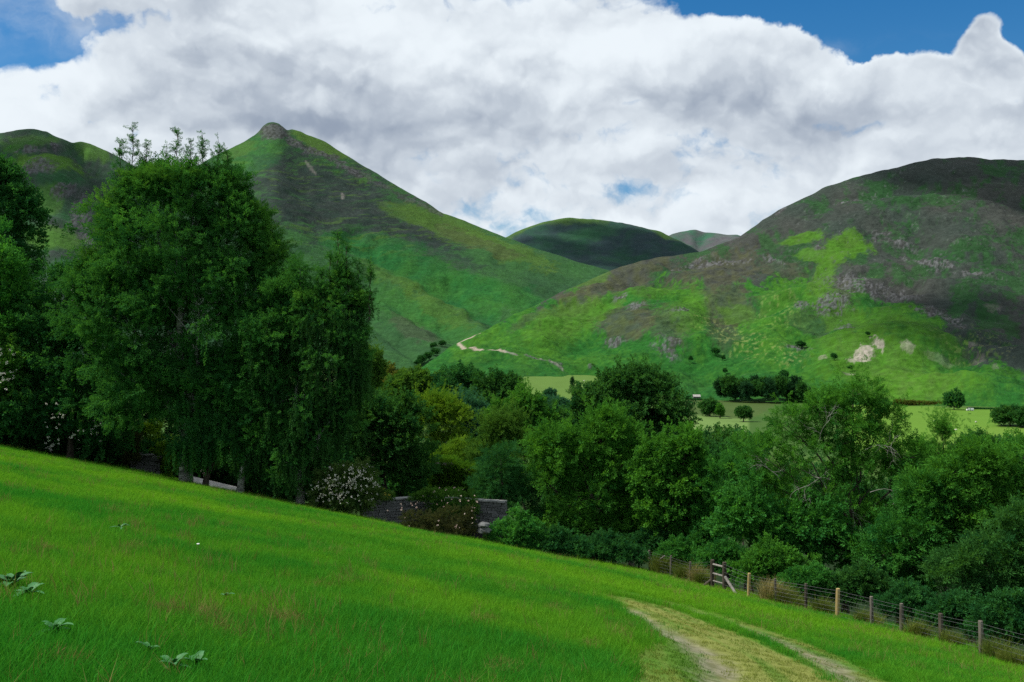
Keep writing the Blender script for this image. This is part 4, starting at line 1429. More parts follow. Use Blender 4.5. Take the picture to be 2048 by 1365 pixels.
# clipped hedge
hm_ = MB()
hz = 78.0
hedge_root = empty('hedge', at(905, 985, hz))
tag(hedge_root, 'clipped yew hedge with a squared yellow-green block in the garden', 'hedge')
hp, hd = [], []
for (x0, x1, y0, y1, dpt, nn) in ((862, 912, 925, 990, 2.2, 1300), (910, 946, 936, 990, 1.6, 1100)):
    c0 = at(x0, y0, hz); c1 = at(x1, y1, hz)
    for _ in range(nn):
        fce = rg.random()
        if fce < .45:
            p = Vector((rg.uniform(c0.x, c1.x), hz, rg.uniform(c1.z, c0.z))); d = Vector((0, -1, .3))
        elif fce < .75:
            p = Vector((rg.uniform(c0.x, c1.x), hz + rg.uniform(0, dpt), c0.z)); d = Vector((0, 0, 1))
        elif fce < .88:
            p = Vector((c1.x, hz + rg.uniform(0, dpt), rg.uniform(c1.z, c0.z))); d = Vector((1, 0, .2))
        else:
            p = Vector((c0.x, hz + rg.uniform(0, dpt), rg.uniform(c1.z, c0.z))); d = Vector((-1, 0, .2))
        hp.append(p + Vector((rg.gauss(0, .05), rg.gauss(0, .05), rg.gauss(0, .05))))
        hd.append((d + Vector((rg.gauss(0, .5), rg.gauss(0, .5), rg.gauss(0, .5)))).normalized())
    hm_.box(((c0.x + c1.x) / 2, hz + dpt / 2, (c0.z + c1.z) / 2 - .15), (c1.x - c0.x - .3, dpt - .3, c0.z - c1.z - .2))
hm_.build('stems', M_core, hedge_root)
hp, hd = np.array(hp), np.array(hd)
n = len(hp)
scatter_object('foliage', hp, dir_to_euler(hd, rgn.uniform(0, 6.28, n)), np.repeat(rgn.uniform(.25, .42, n)[:, None], 3, 1), rgn.random(n), rgn.integers(0, 3, n), SPRAYS['fine'], LEAF['hedge'], hedge_root)

# ------------------------------------------------------------------ middle trees
tree('round_tree', 'dense rounded dark tree standing right of the weeping birch', 76, 775,
     [(770, 840, 78, 44), (740, 890, 60, 60), (815, 890, 52, 60), (775, 940, 90, 60)], 'syc', 'broad', trunk_r=.3, fill=1.2)
tree('golden_tree', 'yellow-green tree behind the rounded dark tree', 98, 880, [(865, 825, 50, 28), (895, 850, 44, 44), (850, 870, 50, 50), (890, 890, 40, 30)], 'gold', 'fine', trunk_r=.25)
tree('golden_shrub', 'feathery yellow-green shrub above the clipped hedge', 84, 905, [(905, 908, 40, 18), (925, 895, 24, 22), (880, 916, 24, 12)], 'gold', 'fine', 'shrub', trunk=False, crown_name='foliage')
tree('eucalyptus_tree', 'bluish green tree behind the yellow-green one', 125, 945, [(930, 822, 34, 22), (955, 850, 40, 36), (960, 900, 30, 40)], 'blue', 'ash', trunk_r=.3)
tree('oak_tree', 'low olive tree with a rusty top beyond the rounded dark tree', 185, 785, [(770, 768, 44, 24), (745, 780, 34, 30), (800, 785, 40, 26)], 'rust', 'broad', trunk_r=.3)
tree('oak_tree', 'olive green tree between the rusty-topped one and the tall dark pair', 175, 835, [(835, 768, 44, 22), (850, 795, 40, 30), (810, 800, 50, 26)], 'olive', 'broad', trunk_r=.3)
tree('beech_tree', 'tall dark tree, left one of the pair below the fell track', 165, 915, [(915, 765, 36, 36), (900, 800, 34, 40), (935, 800, 40, 44)], 'dark', 'broad', trunk_r=.4)
tree('beech_tree', 'dark tree, right one of the pair, with a lighter right flank', 160, 990, [(985, 785, 40, 36), (1020, 780, 26, 34), (1000, 820, 50, 44)], 'syc', 'broad', trunk_r=.4)
tree('ash_tree', 'fresh green tree in front of the dark pair', 110, 1050, [(1050, 820, 40, 34), (1080, 850, 36, 34), (1010, 850, 36, 34), (1050, 880, 60, 40)], 'ash', 'broad', trunk_r=.3)
tree('alder_tree', 'thin olive-leaved tree rising from the conifers by the wall end', 68, 1015, [(1010, 860, 40, 36), (980, 900, 40, 36), (1040, 910, 46, 50), (1000, 960, 50, 40)], 'olive', 'fine', trunk_r=.18, hole=.2)
tree('ash_tree', 'large light green ash with feathery top in the middle of the trees', 62, 1180,
     [(1215, 845, 36, 34), (1200, 880, 60, 40), (1115, 890, 50, 40), (1140, 930, 70, 50), (1240, 930, 50, 50), (1090, 970, 50, 50), (1180, 990, 90, 60), (1270, 1000, 50, 50), (1110, 1040, 60, 40), (1210, 1060, 90, 36)],
     'ash', 'ash', trunk_r=.3, per=15)
tree('sycamore_tree', 'big dome-shaped dark sycamore rising behind the light green ash', 112, 1270,
     [(1260, 775, 56, 38), (1210, 800, 56, 40), (1310, 810, 56, 44), (1340, 850, 46, 44), (1270, 840, 90, 60), (1180, 815, 34, 26), (1300, 890, 80, 50)], 'syc', 'broad', trunk_r=.5, fill=1.2)
tree('ash_tree', 'bushy green tree with upright shoots between the ash and the sparse alder', 60, 1350,
     [(1320, 915, 40, 30), (1370, 910, 34, 36), (1350, 960, 60, 46), (1300, 960, 40, 40), (1390, 1000, 50, 50), (1330, 1030, 60, 50), (1400, 1060, 40, 40)], 'ash', 'broad', trunk_r=.22)
root, _ = tree('alder_tree', 'tall sparse alder with grey bare branches showing through its crown', 57, 1690,
     [(1710, 795, 62, 34), (1640, 815, 50, 36), (1580, 850, 46, 34), (1690, 860, 80, 50), (1770, 850, 44, 34), (1530, 920, 60, 44), (1620, 930, 90, 60), (1730, 940, 80, 56), (1810, 920, 52, 50), (1560, 1000, 90, 60), (1680, 1020, 90, 70),
      (1790, 1010, 70, 60)], 'ash', 'fine', trunk_r=.26, hole=.30, per=11, bark=M_bark, fill=.8)
bare_twigs(root, [(1690, 1000, 1, -60), (1740, 985, 1, 10), (1660, 960, .9, 150), (1640, 880, .9, 100), (1730, 900, .9, 60), (1620, 970, .8, 200),
                  (1560, 960, .8, 120), (1800, 1060, .9, -20)], 55.0, 5, 2.0, .017, M_greybark, 21)
tree('alder_tree', 'slim pointed tree standing up at the right end of the sparse alder', 58, 1880, [(1885, 870, 16, 26), (1875, 910, 26, 34), (1880, 970, 40, 50)], 'ash', 'fine', trunk_r=.15, hole=.1, per=12)
tree('hazel_tree', 'broad green tree near the right edge, its lower half in deep shade', 53, 1930,
     [(1960, 930, 56, 40), (1910, 970, 60, 50), (2010, 960, 60, 60), (1960, 1020, 80, 60), (1880, 1050, 60, 60), (2040, 1050, 70, 90), (1950, 1100, 90, 60), (2080, 940, 60, 70), (1860, 980, 50, 50)], 'ash', 'ash', trunk_r=.22, per=15)
tree('hazel_tree', 'low leafy tree in front of the right end of the wood, above the fence', 47, 2010,
     [(1990, 1140, 70, 70), (2060, 1130, 60, 110), (1920, 1150, 60, 50), (2020, 1200, 70, 40)], 'syc', 'ash', trunk_r=.15)
tree('hazel_tree', 'shady leafy tree between the sparse alder and the fence', 53, 1800, [(1820, 1070, 70, 60), (1860, 1120, 60, 60), (1760, 1100, 60, 60), (1800, 1160, 70, 30), (1840, 1010, 50, 40)], 'green', 'ash', trunk_r=.15)
tree('hazel_tree', 'dark tree below the middle of the sparse alder', 55, 1600, [(1600, 1060, 80, 50), (1500, 1030, 60, 60), (1680, 1090, 60, 50)], 'green', 'broad', trunk_r=.16, hole=.1)
tree('hazel_tree', 'dark green tree filling the space left of the sparse alder', 59, 1455, [(1450, 970, 56, 50), (1470, 1030, 60, 60), (1430, 1050, 50, 50), (1490, 940, 40, 30)], 'green', 'fine', trunk_r=.16, hole=.1)

# brambles and undergrowth along the fence and meadow edge
BR = [(1030, 1060, 52, 36, 54.5, 'green', 'leafy bramble tangle at the meadow edge right of the boulders'), (1110, 1080, 56, 26, 54.5, 'dark', 'dark undergrowth below the light green ash'),
      (1210, 1092, 60, 22, 57.0, 'dark', 'dark undergrowth just left of the first fence posts'), (1300, 1080, 50, 26, 59.5, 'dark', 'shaded bush behind the first fence posts'),
      (1370, 1098, 56, 26, 57.5, 'green', 'bright bramble bush behind the second pair of fence posts'), (1450, 1106, 50, 28, 54.0, 'green', 'bramble bush behind the tall strainer posts'),
      (1545, 1120, 66, 36, 52.0, 'ash', 'bright green bramble mound right of the strainer posts'), (1620, 1155, 50, 28, 49.0, 'green', 'bramble mound behind the fence, left of the bright new post'),
      (1720, 1160, 60, 36, 48.5, 'syc', 'shady bramble behind the fence right of the bright new post'), (1820, 1195, 56, 30, 46.0, 'dark', 'dark bramble behind the fence near the right side'),
      (1910, 1215, 56, 34, 44.0, 'dark', 'dark bramble beside the second last fence post'), (2020, 1230, 70, 44, 42.0, 'dark', 'dark bramble cut off by the right edge')]
for (px, py, rx, ry, Y, lf, lab) in BR:
    tree('bramble_bush', lab, Y, px, [(px - rx * .4, py + ry * .5, rx * .75, ry * .8), (px + rx * .45, py + ry * .55, rx * .75, ry * .8), (px, py + ry * .1, rx * .7, ry)], lf, 'broad', 'bush', 'brambles along the fence', trunk=False, rc=.5, per=13, size=.5, crown_name='foliage', under=.7)

# woods between the meadow and the valley floor: trees that show above and between the nearer ones
MIDW = [(700, 880, 90, 70, 95, 'syc', 'dark tree glimpsed between the weeping birch and the rounded tree'), (660, 960, 70, 50, 72, 'dark', 'dark bush behind the white rose bush'),
        (830, 950, 70, 50, 88, 'dark', 'dark tree behind the garden wall'), (960, 950, 50, 50, 90, 'syc', 'dark tree right of the clipped hedge'),
        (740, 735, 24, 34, 120, 'olive', 'slim pale tree touching the right side of the weeping birch'),
        (1430, 895, 60, 34, 230, 'syc', 'round tree in the wood below the pale field, left part'), (1490, 890, 44, 26, 240, 'dark', 'round tree in the wood below the pale field, right part'),
        (1400, 930, 60, 40, 130, 'dark', 'dark tree under the big sycamore, right side'), (1130, 850, 60, 40, 140, 'syc', 'dark tree left of the big sycamore'), (1100, 808, 40, 15, 330, 'blue', 'small bluish trees below the upper pale field'),
        (1960, 895, 50, 26, 260, 'syc', 'dense round tree at the lower edge of the right field'), (2030, 905, 40, 24, 220, 'green', 'green tree at the right edge below the right field'), (1850, 940, 60, 40, 110, 'ash', 'green tree behind the slim pointed tree'),
        (1200, 960, 120, 60, 84, 'dark', 'dark tree behind the light green ash'), (1500, 1000, 90, 60, 75, 'dark', 'dark tree behind the bushy trees, centre right'), (1640, 1000, 120, 70, 72, 'dark', 'dark tree directly behind the sparse alder'),
        (1800, 1020, 110, 70, 70, 'dark', 'dark tree behind the right end of the sparse alder'), (1330, 1010, 90, 60, 78, 'dark', 'dark tree behind the bushy green tree'), (1960, 1000, 110, 60, 75, 'syc', 'dark tree behind the broad tree at the right edge'),
        (1430, 830 + 60, 1, 1, 250, None, '')]
for (px, py, rx, ry, Y, lf, lab) in MIDW:
    if lf:
        tree('woodland_tree', lab, Y, px, [(px, py, rx * .72, ry), (px - rx * .5, py + ry * .35, rx * .5, ry * .7), (px + rx * .5, py + ry * .3, rx * .5, ry * .72), (px, py + ry * .8, rx * .7, ry * .6)], lf, 'broad', 'tree', 'trees between the meadow and the valley floor', trunk_r=.25, per=12)

# ------------------------------------------------------------------ valley: far trees, hedges, small buildings
FAR = [(1420, 816, 20, 15, 'syc', 'round dark tree standing alone in the rough field, left of two'), (1487, 827, 14, 15, 'syc', 'round dark tree standing alone in the rough field, right of two'), (1440, 822, 8, 13, 'ash', 'small pale tree next to the left lone tree in the rough field'),
       (1908, 800, 17, 18, 'dark', 'crooked lone tree on the wall line above the right field'), (2020, 832, 32, 18, 'syc', 'clump-crowned tree at the right end of the right field'), (2060, 836, 30, 18, 'syc', 'tree cut by the right edge beside the right field'),
       (1100, 788, 12, 9, 'blue', 'small bluish tree in the lower corner of the upper pale field'), (1165, 800, 20, 12, 'blue', 'bluish tree below the dark conifer')]
for (px, py, rx, ry, lf, lab) in FAR:
    g = hit(px, py + ry + 2, 300)
    Y = g.y
    tree('field_tree', lab, Y, px, [(px, py - ry * .2, rx * .7, ry * .75), (px - rx * .45, py, rx * .5, ry * .6), (px + rx * .45, py + ry * .05, rx * .5, ry * .6)], lf, 'broad', 'tree', 'lone trees in the valley fields', trunk_r=.5, per=9, base_z=g.z, limbs=False)
ORD = ['first', 'second', 'third', 'fourth', 'fifth', 'sixth', 'seventh', 'eighth', 'ninth', 'tenth', 'eleventh', 'twelfth', 'thirteenth', 'fourteenth', 'fifteenth', 'sixteenth', 'seventeenth', 'eighteenth', 'nineteenth', 'twentieth', 'twenty-first', 'twenty-second']
# dark plantation along the foot of the fell
for i in range(22):
    px = 1440 + i * 8.2 + rg.uniform(-3, 3)
    py = 776 + rg.uniform(-12, 4) + max(0, (i - 14)) * 1.6
    tree('plantation_tree', '%s dark tree counted from the left in the plantation at the foot of the fell' % ORD[i], 985 + rg.uniform(-25, 15), px, [(px, py, rg.uniform(7, 11), rg.uniform(9, 14)), (px + 4, py + 9, 9, 9)], 'syc' if i % 3 else 'conifer', 'broad', 'tree', 'plantation at the foot of the fell', trunk=False, per=8, base_z=-60)
for i, (px, py, h, lab) in enumerate(((1145, 772, 17, 'dark pointed conifer, left of two below the upper pale field'), (1158, 776, 12, 'dark pointed conifer, right of two below the upper pale field'))):
    tree('conifer_tree', lab, 520, px, [(px, py + 4, 7, h * .55), (px, py - h * .45, 3, h * .5), (px, py + 12, 10, 8)], 'conifer', 'needle', 'tree', 'pair of conifers below the upper field', trunk_r=.4, per=9, limbs=False)
FBL = ['largest dark bush below the middle crags of the bracken slope', 'tiny bush left of the straw-coloured bracken on the slope', 'tiny bush right of the largest bush below the middle crags', 'round dark bush just above the plantation',
       'tiny bush above the left end of the plantation', 'dark bush left of the big pale scree scar', 'tiny bush low on the slope above the big sycamore', 'wide dark bush on the small crag above the scree scars', 'tiny bush high above the big pale scree scar', 'small bush directly below the big pale scree scar']
# bushes dotted on the fell and along the beck
FB = [(1430, 701, 8, 6), (1381, 717, 4, 4), (1446, 715, 4, 4), (1567, 747, 9, 7), (1450, 741, 4, 4), (1668, 712, 6, 5), (1335, 748, 4, 3), (1600, 688, 10, 5), (1735, 667, 5, 3), (1700, 735, 6, 3)]


def fell_point(name, px, py):
    """where a ray through the pixel meets a fell"""
    me = bpy.data.objects[name].data
    co = np.empty(len(me.vertices) * 3, np.float32)
    me.vertices.foreach_get('co', co)
    co = co.reshape(-1, 3)
    qx, qy = CX + F * co[:, 0] / co[:, 1], CY - F * co[:, 2] / co[:, 1]
    d = np.hypot(qx - px, qy - py)
    k = np.argsort(d)[:12]
    return Vector(co[k[np.argmin(co[k, 1])]].astype(float))


for i, (px, py, rx, ry) in enumerate(FB):
    p = fell_point('heather_fell', px, py + ry)
    tree('gorse_bush', FBL[i], p.y - 3, px, [(px, py, rx * .8, ry), (px + rx * .4, py + ry * .3, rx * .6, ry * .6)], 'dark', 'broad', 'bush', 'dark bushes on the bracken slope', trunk=False, per=8, base_z=p.z, crown_name='foliage')
for i, (px, py, rx, ry) in enumerate(((872, 703, 8, 5), (858, 710, 8, 6), (846, 717, 8, 6), (838, 724, 7, 4), (868, 690, 6, 4), (885, 686, 6, 4))):
    p = fell_point('pointed_fell', px, py + ry)
    tree('beck_bush', '%s of the dark bushes along the beck, counted from the top' % ('third', 'fourth', 'fifth', 'lowest', 'second', 'topmost')[i], p.y - 6, px, [(px, py, rx, ry), (px - rx * .4, py + ry * .4, rx * .7, ry * .6)], 'dark', 'broad', 'bush', 'bushes along the beck', trunk=False, per=8, base_z=p.z, crown_name='foliage')
# hedgerow above the right field, and one between the two left fields
for (x0, x1, yb, h, lf, lab) in ((1795, 1890, 811, 9, 'rust', 'long scrubby brown-green hedge along the top of the right field'), (1372, 1500, 830, 3, 'dark', 'thin dark hedge between the rough field and the pale field'),
                                 (1372, 1424, 801, 4, 'dark', 'dark hedge in front of the little pale farm building'), (1940, 2000, 819, 4, 'dark', 'low dark hedge right of the white van')):
    bl, x = [], x0
    while x < x1:
        bl.append((x, yb - h * .45 + (x - x0) * (.10 if h == 3 else .04), h * 1.1, h * .6 * rg.uniform(.7, 1.2)))
        x += h * 1.3
    g = hit((x0 + x1) / 2, yb, 300)
    tree('hedge', lab, g.y, (x0 + x1) / 2, bl, lf, 'broad', 'hedge', trunk=False, per=7, base_z=g.z, crown_name='foliage')

M_white = simple_mat('white_paint', (0.70, 0.70, 0.70), (0.82, 0.82, 0.82), 3, .5)
M_glass = simple_mat('dark_glass', (0.02, 0.025, 0.03), (0.03, 0.035, 0.04), 3, .15, bump=0)
M_tyre = simple_mat('tyre', (0.015, 0.015, 0.015), (0.03, 0.03, 0.03), 8)
M_roof = simple_mat('pale_roof', (0.24, 0.23, 0.22), (0.36, 0.35, 0.33), 1, .9)
M_fleece = simple_mat('fleece', (0.50, 0.47, 0.40), (0.66, 0.63, 0.56), 6, 1.0)
# white van by the hedge
g = hit(1940, 822, 300)
van = empty('parked_van', g)
tag(van, 'white van parked by the wall beside the crooked lone tree', 'van')
m = MB(); m.box(g + Vector((.6, 0, 1.35)), (4.6, 2.0, 1.9)); m.box(g + Vector((-2.3, 0, .95)), (1.3, 1.95, 1.1)); m.build('body', M_white, van)
m = MB(); m.box(g + Vector((-1.75, 0, 1.9)), (.5, 1.8, .7)); m.build('windscreen', M_glass, van)
for dx in (-1.9, 1.9):
    for dy in (-.95, .95):
        m = MB(); c = g + Vector((dx, dy, .38)); m.tube([c + Vector((0, -.12, 0)), c + Vector((0, .12, 0))], [.38, .38], 12); m.build('wheel', M_tyre, van)
# little farm building
g = hit(1393, 800, 300)
b_ = empty('farm_building', g)
tag(b_, 'tiny pale-roofed farm building behind a dark hedge in the valley', 'building')
m = MB(); m.box(g + Vector((0, 0, 1.6)), (7, 5, 3.2)); m.build('wall', M_slate, b_)
for s in (-1, 1):
    rv = [g + Vector((-3.8, s * 2.9, 3.1)), g + Vector((3.8, s * 2.9, 3.1)), g + Vector((3.8, 0, 5.2)), g + Vector((-3.8, 0, 5.2))]
    rv += [v + Vector((0, 0, .18)) for v in rv]
    m = MB(); m.v = rv; m.f = [(3, 2, 1, 0), (4, 5, 6, 7), (0, 1, 5, 4), (1, 2, 6, 5), (2, 3, 7, 6), (3, 0, 4, 7)]
    m.build('roof', M_roof, b_)
m = MB(); m.box(g + Vector((1, -2.55, 1.1)), (1.2, .1, 2.2)); m.build('door', M_bark, b_)
m = MB(); m.box(g + Vector((-1.6, -2.55, 1.8)), (1.0, .1, .9)); m.build('window', M_glass, b_)
# sheep on the right field


def sheep(px, py, lab, rz):
    g = hit(px, py, 300)
    r = empty('sheep', g)
    tag(r, lab, 'sheep', 'sheep grazing on the right field')
    c, s = math.cos(rz), math.sin(rz)
    w = lambda x, y, z: g + Vector((x * c - y * s, x * s + y * c, z))
    m = MB()
    m.tube([w(-.75, 0, .75), w(-.55, 0, .8), w(0, 0, .82), (w(.5, 0, .82)), w(.72, 0, .85), w(.95, 0, .62), w(1.12, 0, .38)], [.12, .36, .42, .38, .22, .15, .08], 9)
    for lx in (-.5, .45):
        for ly in (-.18, .18):
            m.tube([w(lx, ly, .6), w(lx, ly, -.02)], [.09, .05], 5)
    m.build('body', M_fleece, r, True)


for i, (px, py, rz) in enumerate(((1884, 862, .3), (1912, 862, 2.8), (1868, 845, 1.2), (1952, 846, 3.6), (1168, 763, .2))):
    sheep(px, py, ('white sheep on the upper pale field beside the big sycamore' if i == 4 else 'white sheep grazing on the bright field at the right, %s' % ('nearest the lone slim tree', 'lower of the middle pair', 'highest on the left', 'just below the white van')[i]), rz)

# ------------------------------------------------------------------ fence along the lower edge
fence = empty('fence', hit(1600, 1213))
tag(fence, 'post and wire stock fence running along the lower edge of the meadow', 'fence')
POSTS = [(1278, 1135, 1099, .10, 'o'), (1300, 1140, 1101, .09, 'o'), (1341, 1152, 1112, .08, 'o'), (1380, 1167, 1125, .09, 'o'), (1424, 1176, 1120, .15, 'd'), (1449, 1180, 1125, .15, 'd'), (1497, 1193, 1147, .11, 'n'),
         (1552, 1206, 1158, .08, 'o'), (1612, 1218, 1168, .10, 'd'), (1674, 1231, 1178, .13, 'n'), (1744, 1248, 1194, .11, 'o'), (1803, 1263, 1208, .11, 'o'), (1883, 1281, 1228, .13, 'd'), (1963, 1305, 1243, .12, 'o'), (2062, 1335, 1268, .12, 'o')]
tops = []
PDIST = (58, 57.3, 54.5, 52, 50, 49, 47.3, 45.6, 44.6, 43.3, 41.6, 40, 37.4, 34.4, 31)
for (px, pb, pt, r, kd), yd in zip(POSTS, PDIST):
    xb = (px - CX) / F * yd
    b0 = Vector((xb, yd, gz(xb, yd)))
    hgt = max((pb - pt) / F * yd + .05, at(px, pt, yd).z - b0.z)
    m = MB()
    lean = Vector((rg.uniform(-.05, .05), rg.uniform(-.04, .04), 0))
    tp = b0 + Vector((0, 0, hgt)) + lean
    m.tube([b0 - Vector((0, 0, .35)), b0 + Vector((0, 0, hgt * .5)) + lean * .5, tp, tp + Vector((0, 0, .015))], [r * .72, r * .69, r * .67, r * .5], 9)
    o = m.build('post', {'o': M_oldwood, 'd': M_bark, 'n': M_newwood}[kd], fence)
    if kd == 'n':
        o['label'] = 'newer pale yellow post'
    tops.append((b0, tp, r * .7))
def on_land(px, Y):
    x = (px - CX) / F * Y
    return Vector((x, Y, gz(x, Y) + .03))


# rails between the strainers and the slanting stays
i1, i2 = tops[4], tops[5]
for z, rr in ((.86, .055), (.55, .05), (.30, .035)):
    m = MB(); m.tube([i1[0].lerp(i1[1], z), i2[0].lerp(i2[1], z - .02)], [rr, rr], 7); m.build('rail', M_greywood, fence)
m = MB(); m.tube([i2[0].lerp(i2[1], .55), on_land(1473, 48.0)], [.075, .065], 7); m.build('stay', M_greywood, fence)
m = MB(); m.tube([i1[0].lerp(i1[1], .35), on_land(1404, 50.0)], [.06, .06], 7); m.build('stay', M_bark, fence)
m = MB(); m.tube([tops[1][0].lerp(tops[1][1], .25) + Vector((.4, 0, .3)), at(1329, 1112, 55)], [.04, .04], 6); m.build('stay', M_greywood, fence)
m = MB(); m.tube([tops[0][0].lerp(tops[0][1], .93), tops[1][0].lerp(tops[1][1], .93)], [.035, .035], 6); m.build('rail', M_oldwood, fence)
for z, run in [(z, run) for z in (.12, .26, .40, .54, .68, .84, .95) for run in (range(0, 4), range(5, len(POSTS) - 1))]:
    m = MB()
    for i in run:
        p, q = tops[i][0].lerp(tops[i][1], z), tops[i + 1][0].lerp(tops[i + 1][1], z)
        off = Vector((-.04, -.07, 0))
        p, q = p + off, q + off
        path = [p] if i == run[0] else path
        path += [p.lerp(q, .5) - Vector((0, 0, .012)), q]
    m.tube(path, [.0042] * len(path), 4, False)
    m.build('wire', M_wire, fence)
m = MB()
for i in range(len(tops) - 1):
    if i == 4:
        continue
    L = (tops[i + 1][0] - tops[i][0]).length
    k = int(L / .3)
    for j in range(1, k):
        t = j / k
        off = Vector((-.04, -.07, 0))
        p = tops[i][0].lerp(tops[i + 1][0], t) + off
        q = tops[i][1].lerp(tops[i + 1][1], t) + off
        m.tube([p.lerp(q, .12), p.lerp(q, .68)], [.0032, .0032], 3, False)
o = m.build('netting', M_wire, fence)
o['kind'] = 'stuff'

# ------------------------------------------------------------------ meadow grass
TUFTS = [grass_mesh('meadow_tuft', 34, .17, .09, .24, .0085, .9, s) for s in (1, 2, 3, 4)]
STRAW = [grass_mesh('seed_stalk_tuft', 9, .14, .22, .40, .007, .5, s) for s in (5, 6)]
SHORT = [grass_mesh('cropped_tuft', 30, .15, .03, .075, .010, 1.2, s) for s in (7, 8)]


def meadow_points(n, ymax=74, seed=3):
    rg_ = np.random.default_rng(seed)
    # more points nearby: density falls with distance
    r = np.exp(rg_.uniform(math.log(4.2), math.log(ymax), int(n * .45)))
    r2 = np.sqrt(rg_.uniform(4.2 ** 2, ymax ** 2, int(n * .55)))
    r = np.concatenate([r, r2])
    th = rg_.uniform(math.radians(-36), math.radians(36), len(r))
    x, y = r * np.sin(th), r * np.cos(th)
    d = edge_dist(x, y)
    ok = d < .8
    return x[ok], y[ok], d[ok]


def lay_grass(name, label_kind, n, sources, mat, accept, size_fn, tint_fn, seed):
    rg_ = np.random.default_rng(seed)
    x, y, d = meadow_points(n, seed=seed)
    rut, area, _ = track_masks(x, y)
    k = rg_.random(len(x)) < accept(x, y, d, rut, area)
    x, y, d, area = x[k], y[k], d[k], area[k]
    z = ground_z(x, y) - .03 * area
    m = len(x)
    s = size_fn(x, y, d, area, rg_)
    eu = np.stack([rg_.normal(0, .12, m), rg_.normal(0, .12, m), rg_.uniform(0, 6.28, m)], -1)
    wide = 1 + np.clip((np.hypot(x, y) - 18) / 40, 0, 1) * .9
    o = scatter_object(name, np.stack([x, y, z], -1), eu, np.stack([s * wide, s * wide, s], -1), np.clip(tint_fn(x, y, rg_), 0, 1), rg_.integers(0, len(sources), m), sources, mat)
    o['kind'] = 'stuff'
    return o


def tint_main(x, y, rg_):
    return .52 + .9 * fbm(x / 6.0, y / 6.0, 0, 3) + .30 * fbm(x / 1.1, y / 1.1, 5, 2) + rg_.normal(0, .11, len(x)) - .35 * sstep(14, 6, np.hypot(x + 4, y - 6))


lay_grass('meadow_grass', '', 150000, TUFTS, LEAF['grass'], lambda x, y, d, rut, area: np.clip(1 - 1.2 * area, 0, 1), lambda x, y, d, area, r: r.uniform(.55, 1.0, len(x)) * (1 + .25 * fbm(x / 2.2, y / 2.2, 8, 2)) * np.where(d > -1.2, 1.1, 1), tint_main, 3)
lay_grass('track_grass', '', 60000, SHORT, leaf_mat('cropped_blade', (0.055, 0.160, 0.016), (0.205, 0.235, 0.052), .3, 0.0, (1.1, 1.05, .6)), lambda x, y, d, rut, area: np.clip(area * 1.3, 0, 1) * np.clip(1 - 1.15 * rut, 0, 1), lambda x, y, d, area, r: r.uniform(.45, .95, len(x)),
          lambda x, y, r: .5 + 1.2 * fbm(track_masks(x, y)[2] * 3.2, y * .12, 7, 3) + .4 * fbm(x / .4, y / 2.0, 3, 3) + r.normal(0, .12, len(x)), 4)
lay_grass('seed_stalks', '', 60000, STRAW, LEAF['stalk'], lambda x, y, d, rut, area: np.clip(sstep(.02, .40, fbm(x / 2.6, y / 2.6, 12, 3)) * .32 + .05 + .4 * sstep(-1.5, -.2, d) * (x < 6) + .35 * sstep(.3, 3, x - .1 * y) * sstep(-9, -3, d), 0, 1) * np.clip(1 - 1.2 * area, 0, 1) * .5,
          lambda x, y, d, area, r: r.uniform(.6, 1.15, len(x)), lambda x, y, r: r.random(len(x)), 5)

# withered patches in the meadow
DP = [(240, 1025, 34, 9), (225, 1018, 30, 6), (700, 1168, 34, 6), (1110, 1222, 22, 9), (1010, 1352, 44, 14), (420, 1262, 22, 24), (450, 1285, 26, 16), (410, 1240, 18, 18), (1235, 1278, 20, 12), (560, 1250, 30, 8), (90, 1110, 24, 5), (265, 1100, 22, 8),
      (930, 1085, 40, 6), (800, 1050, 50, 5), (640, 1180, 30, 8), (1180, 1300, 20, 8), (330, 1240, 24, 10), (130, 1350, 40, 10), (960, 1250, 30, 8)]
dx_, dy_ = [], []
rgd_ = np.random.default_rng(8)
for (px, py, rx, ry) in DP:
    k = int(20 + rx * ry * .07)
    a, r = rgd_.uniform(0, 6.28, k), np.sqrt(rgd_.random(k))
    for qx, qy in zip(px + rx * r * np.cos(a), py + ry * r * np.sin(a)):
        g = hit(qx, qy)
        dx_.append(g.x); dy_.append(g.y)
dx_, dy_ = np.array(dx_), np.array(dy_)
m_n = len(dx_)
sc_ = rgd_.uniform(.5, .85, m_n)
o = scatter_object('withered_grass', np.stack([dx_, dy_, ground_z(dx_, dy_)], -1), np.stack([rgd_.normal(0, .35, m_n), rgd_.normal(0, .35, m_n), rgd_.uniform(0, 6.28, m_n)], -1), np.repeat(sc_[:, None], 3, 1), rgd_.random(m_n), rgd_.integers(0, 2, m_n), TUFTS[:2], LEAF['stalk'])
o['kind'] = 'stuff'

# ------------------------------------------------------------------ tussocks by the fence
TUSS = [grass_mesh('tussock_blades', 60, .16, .45, .95, .014, .9, s) for s in (11, 12)]


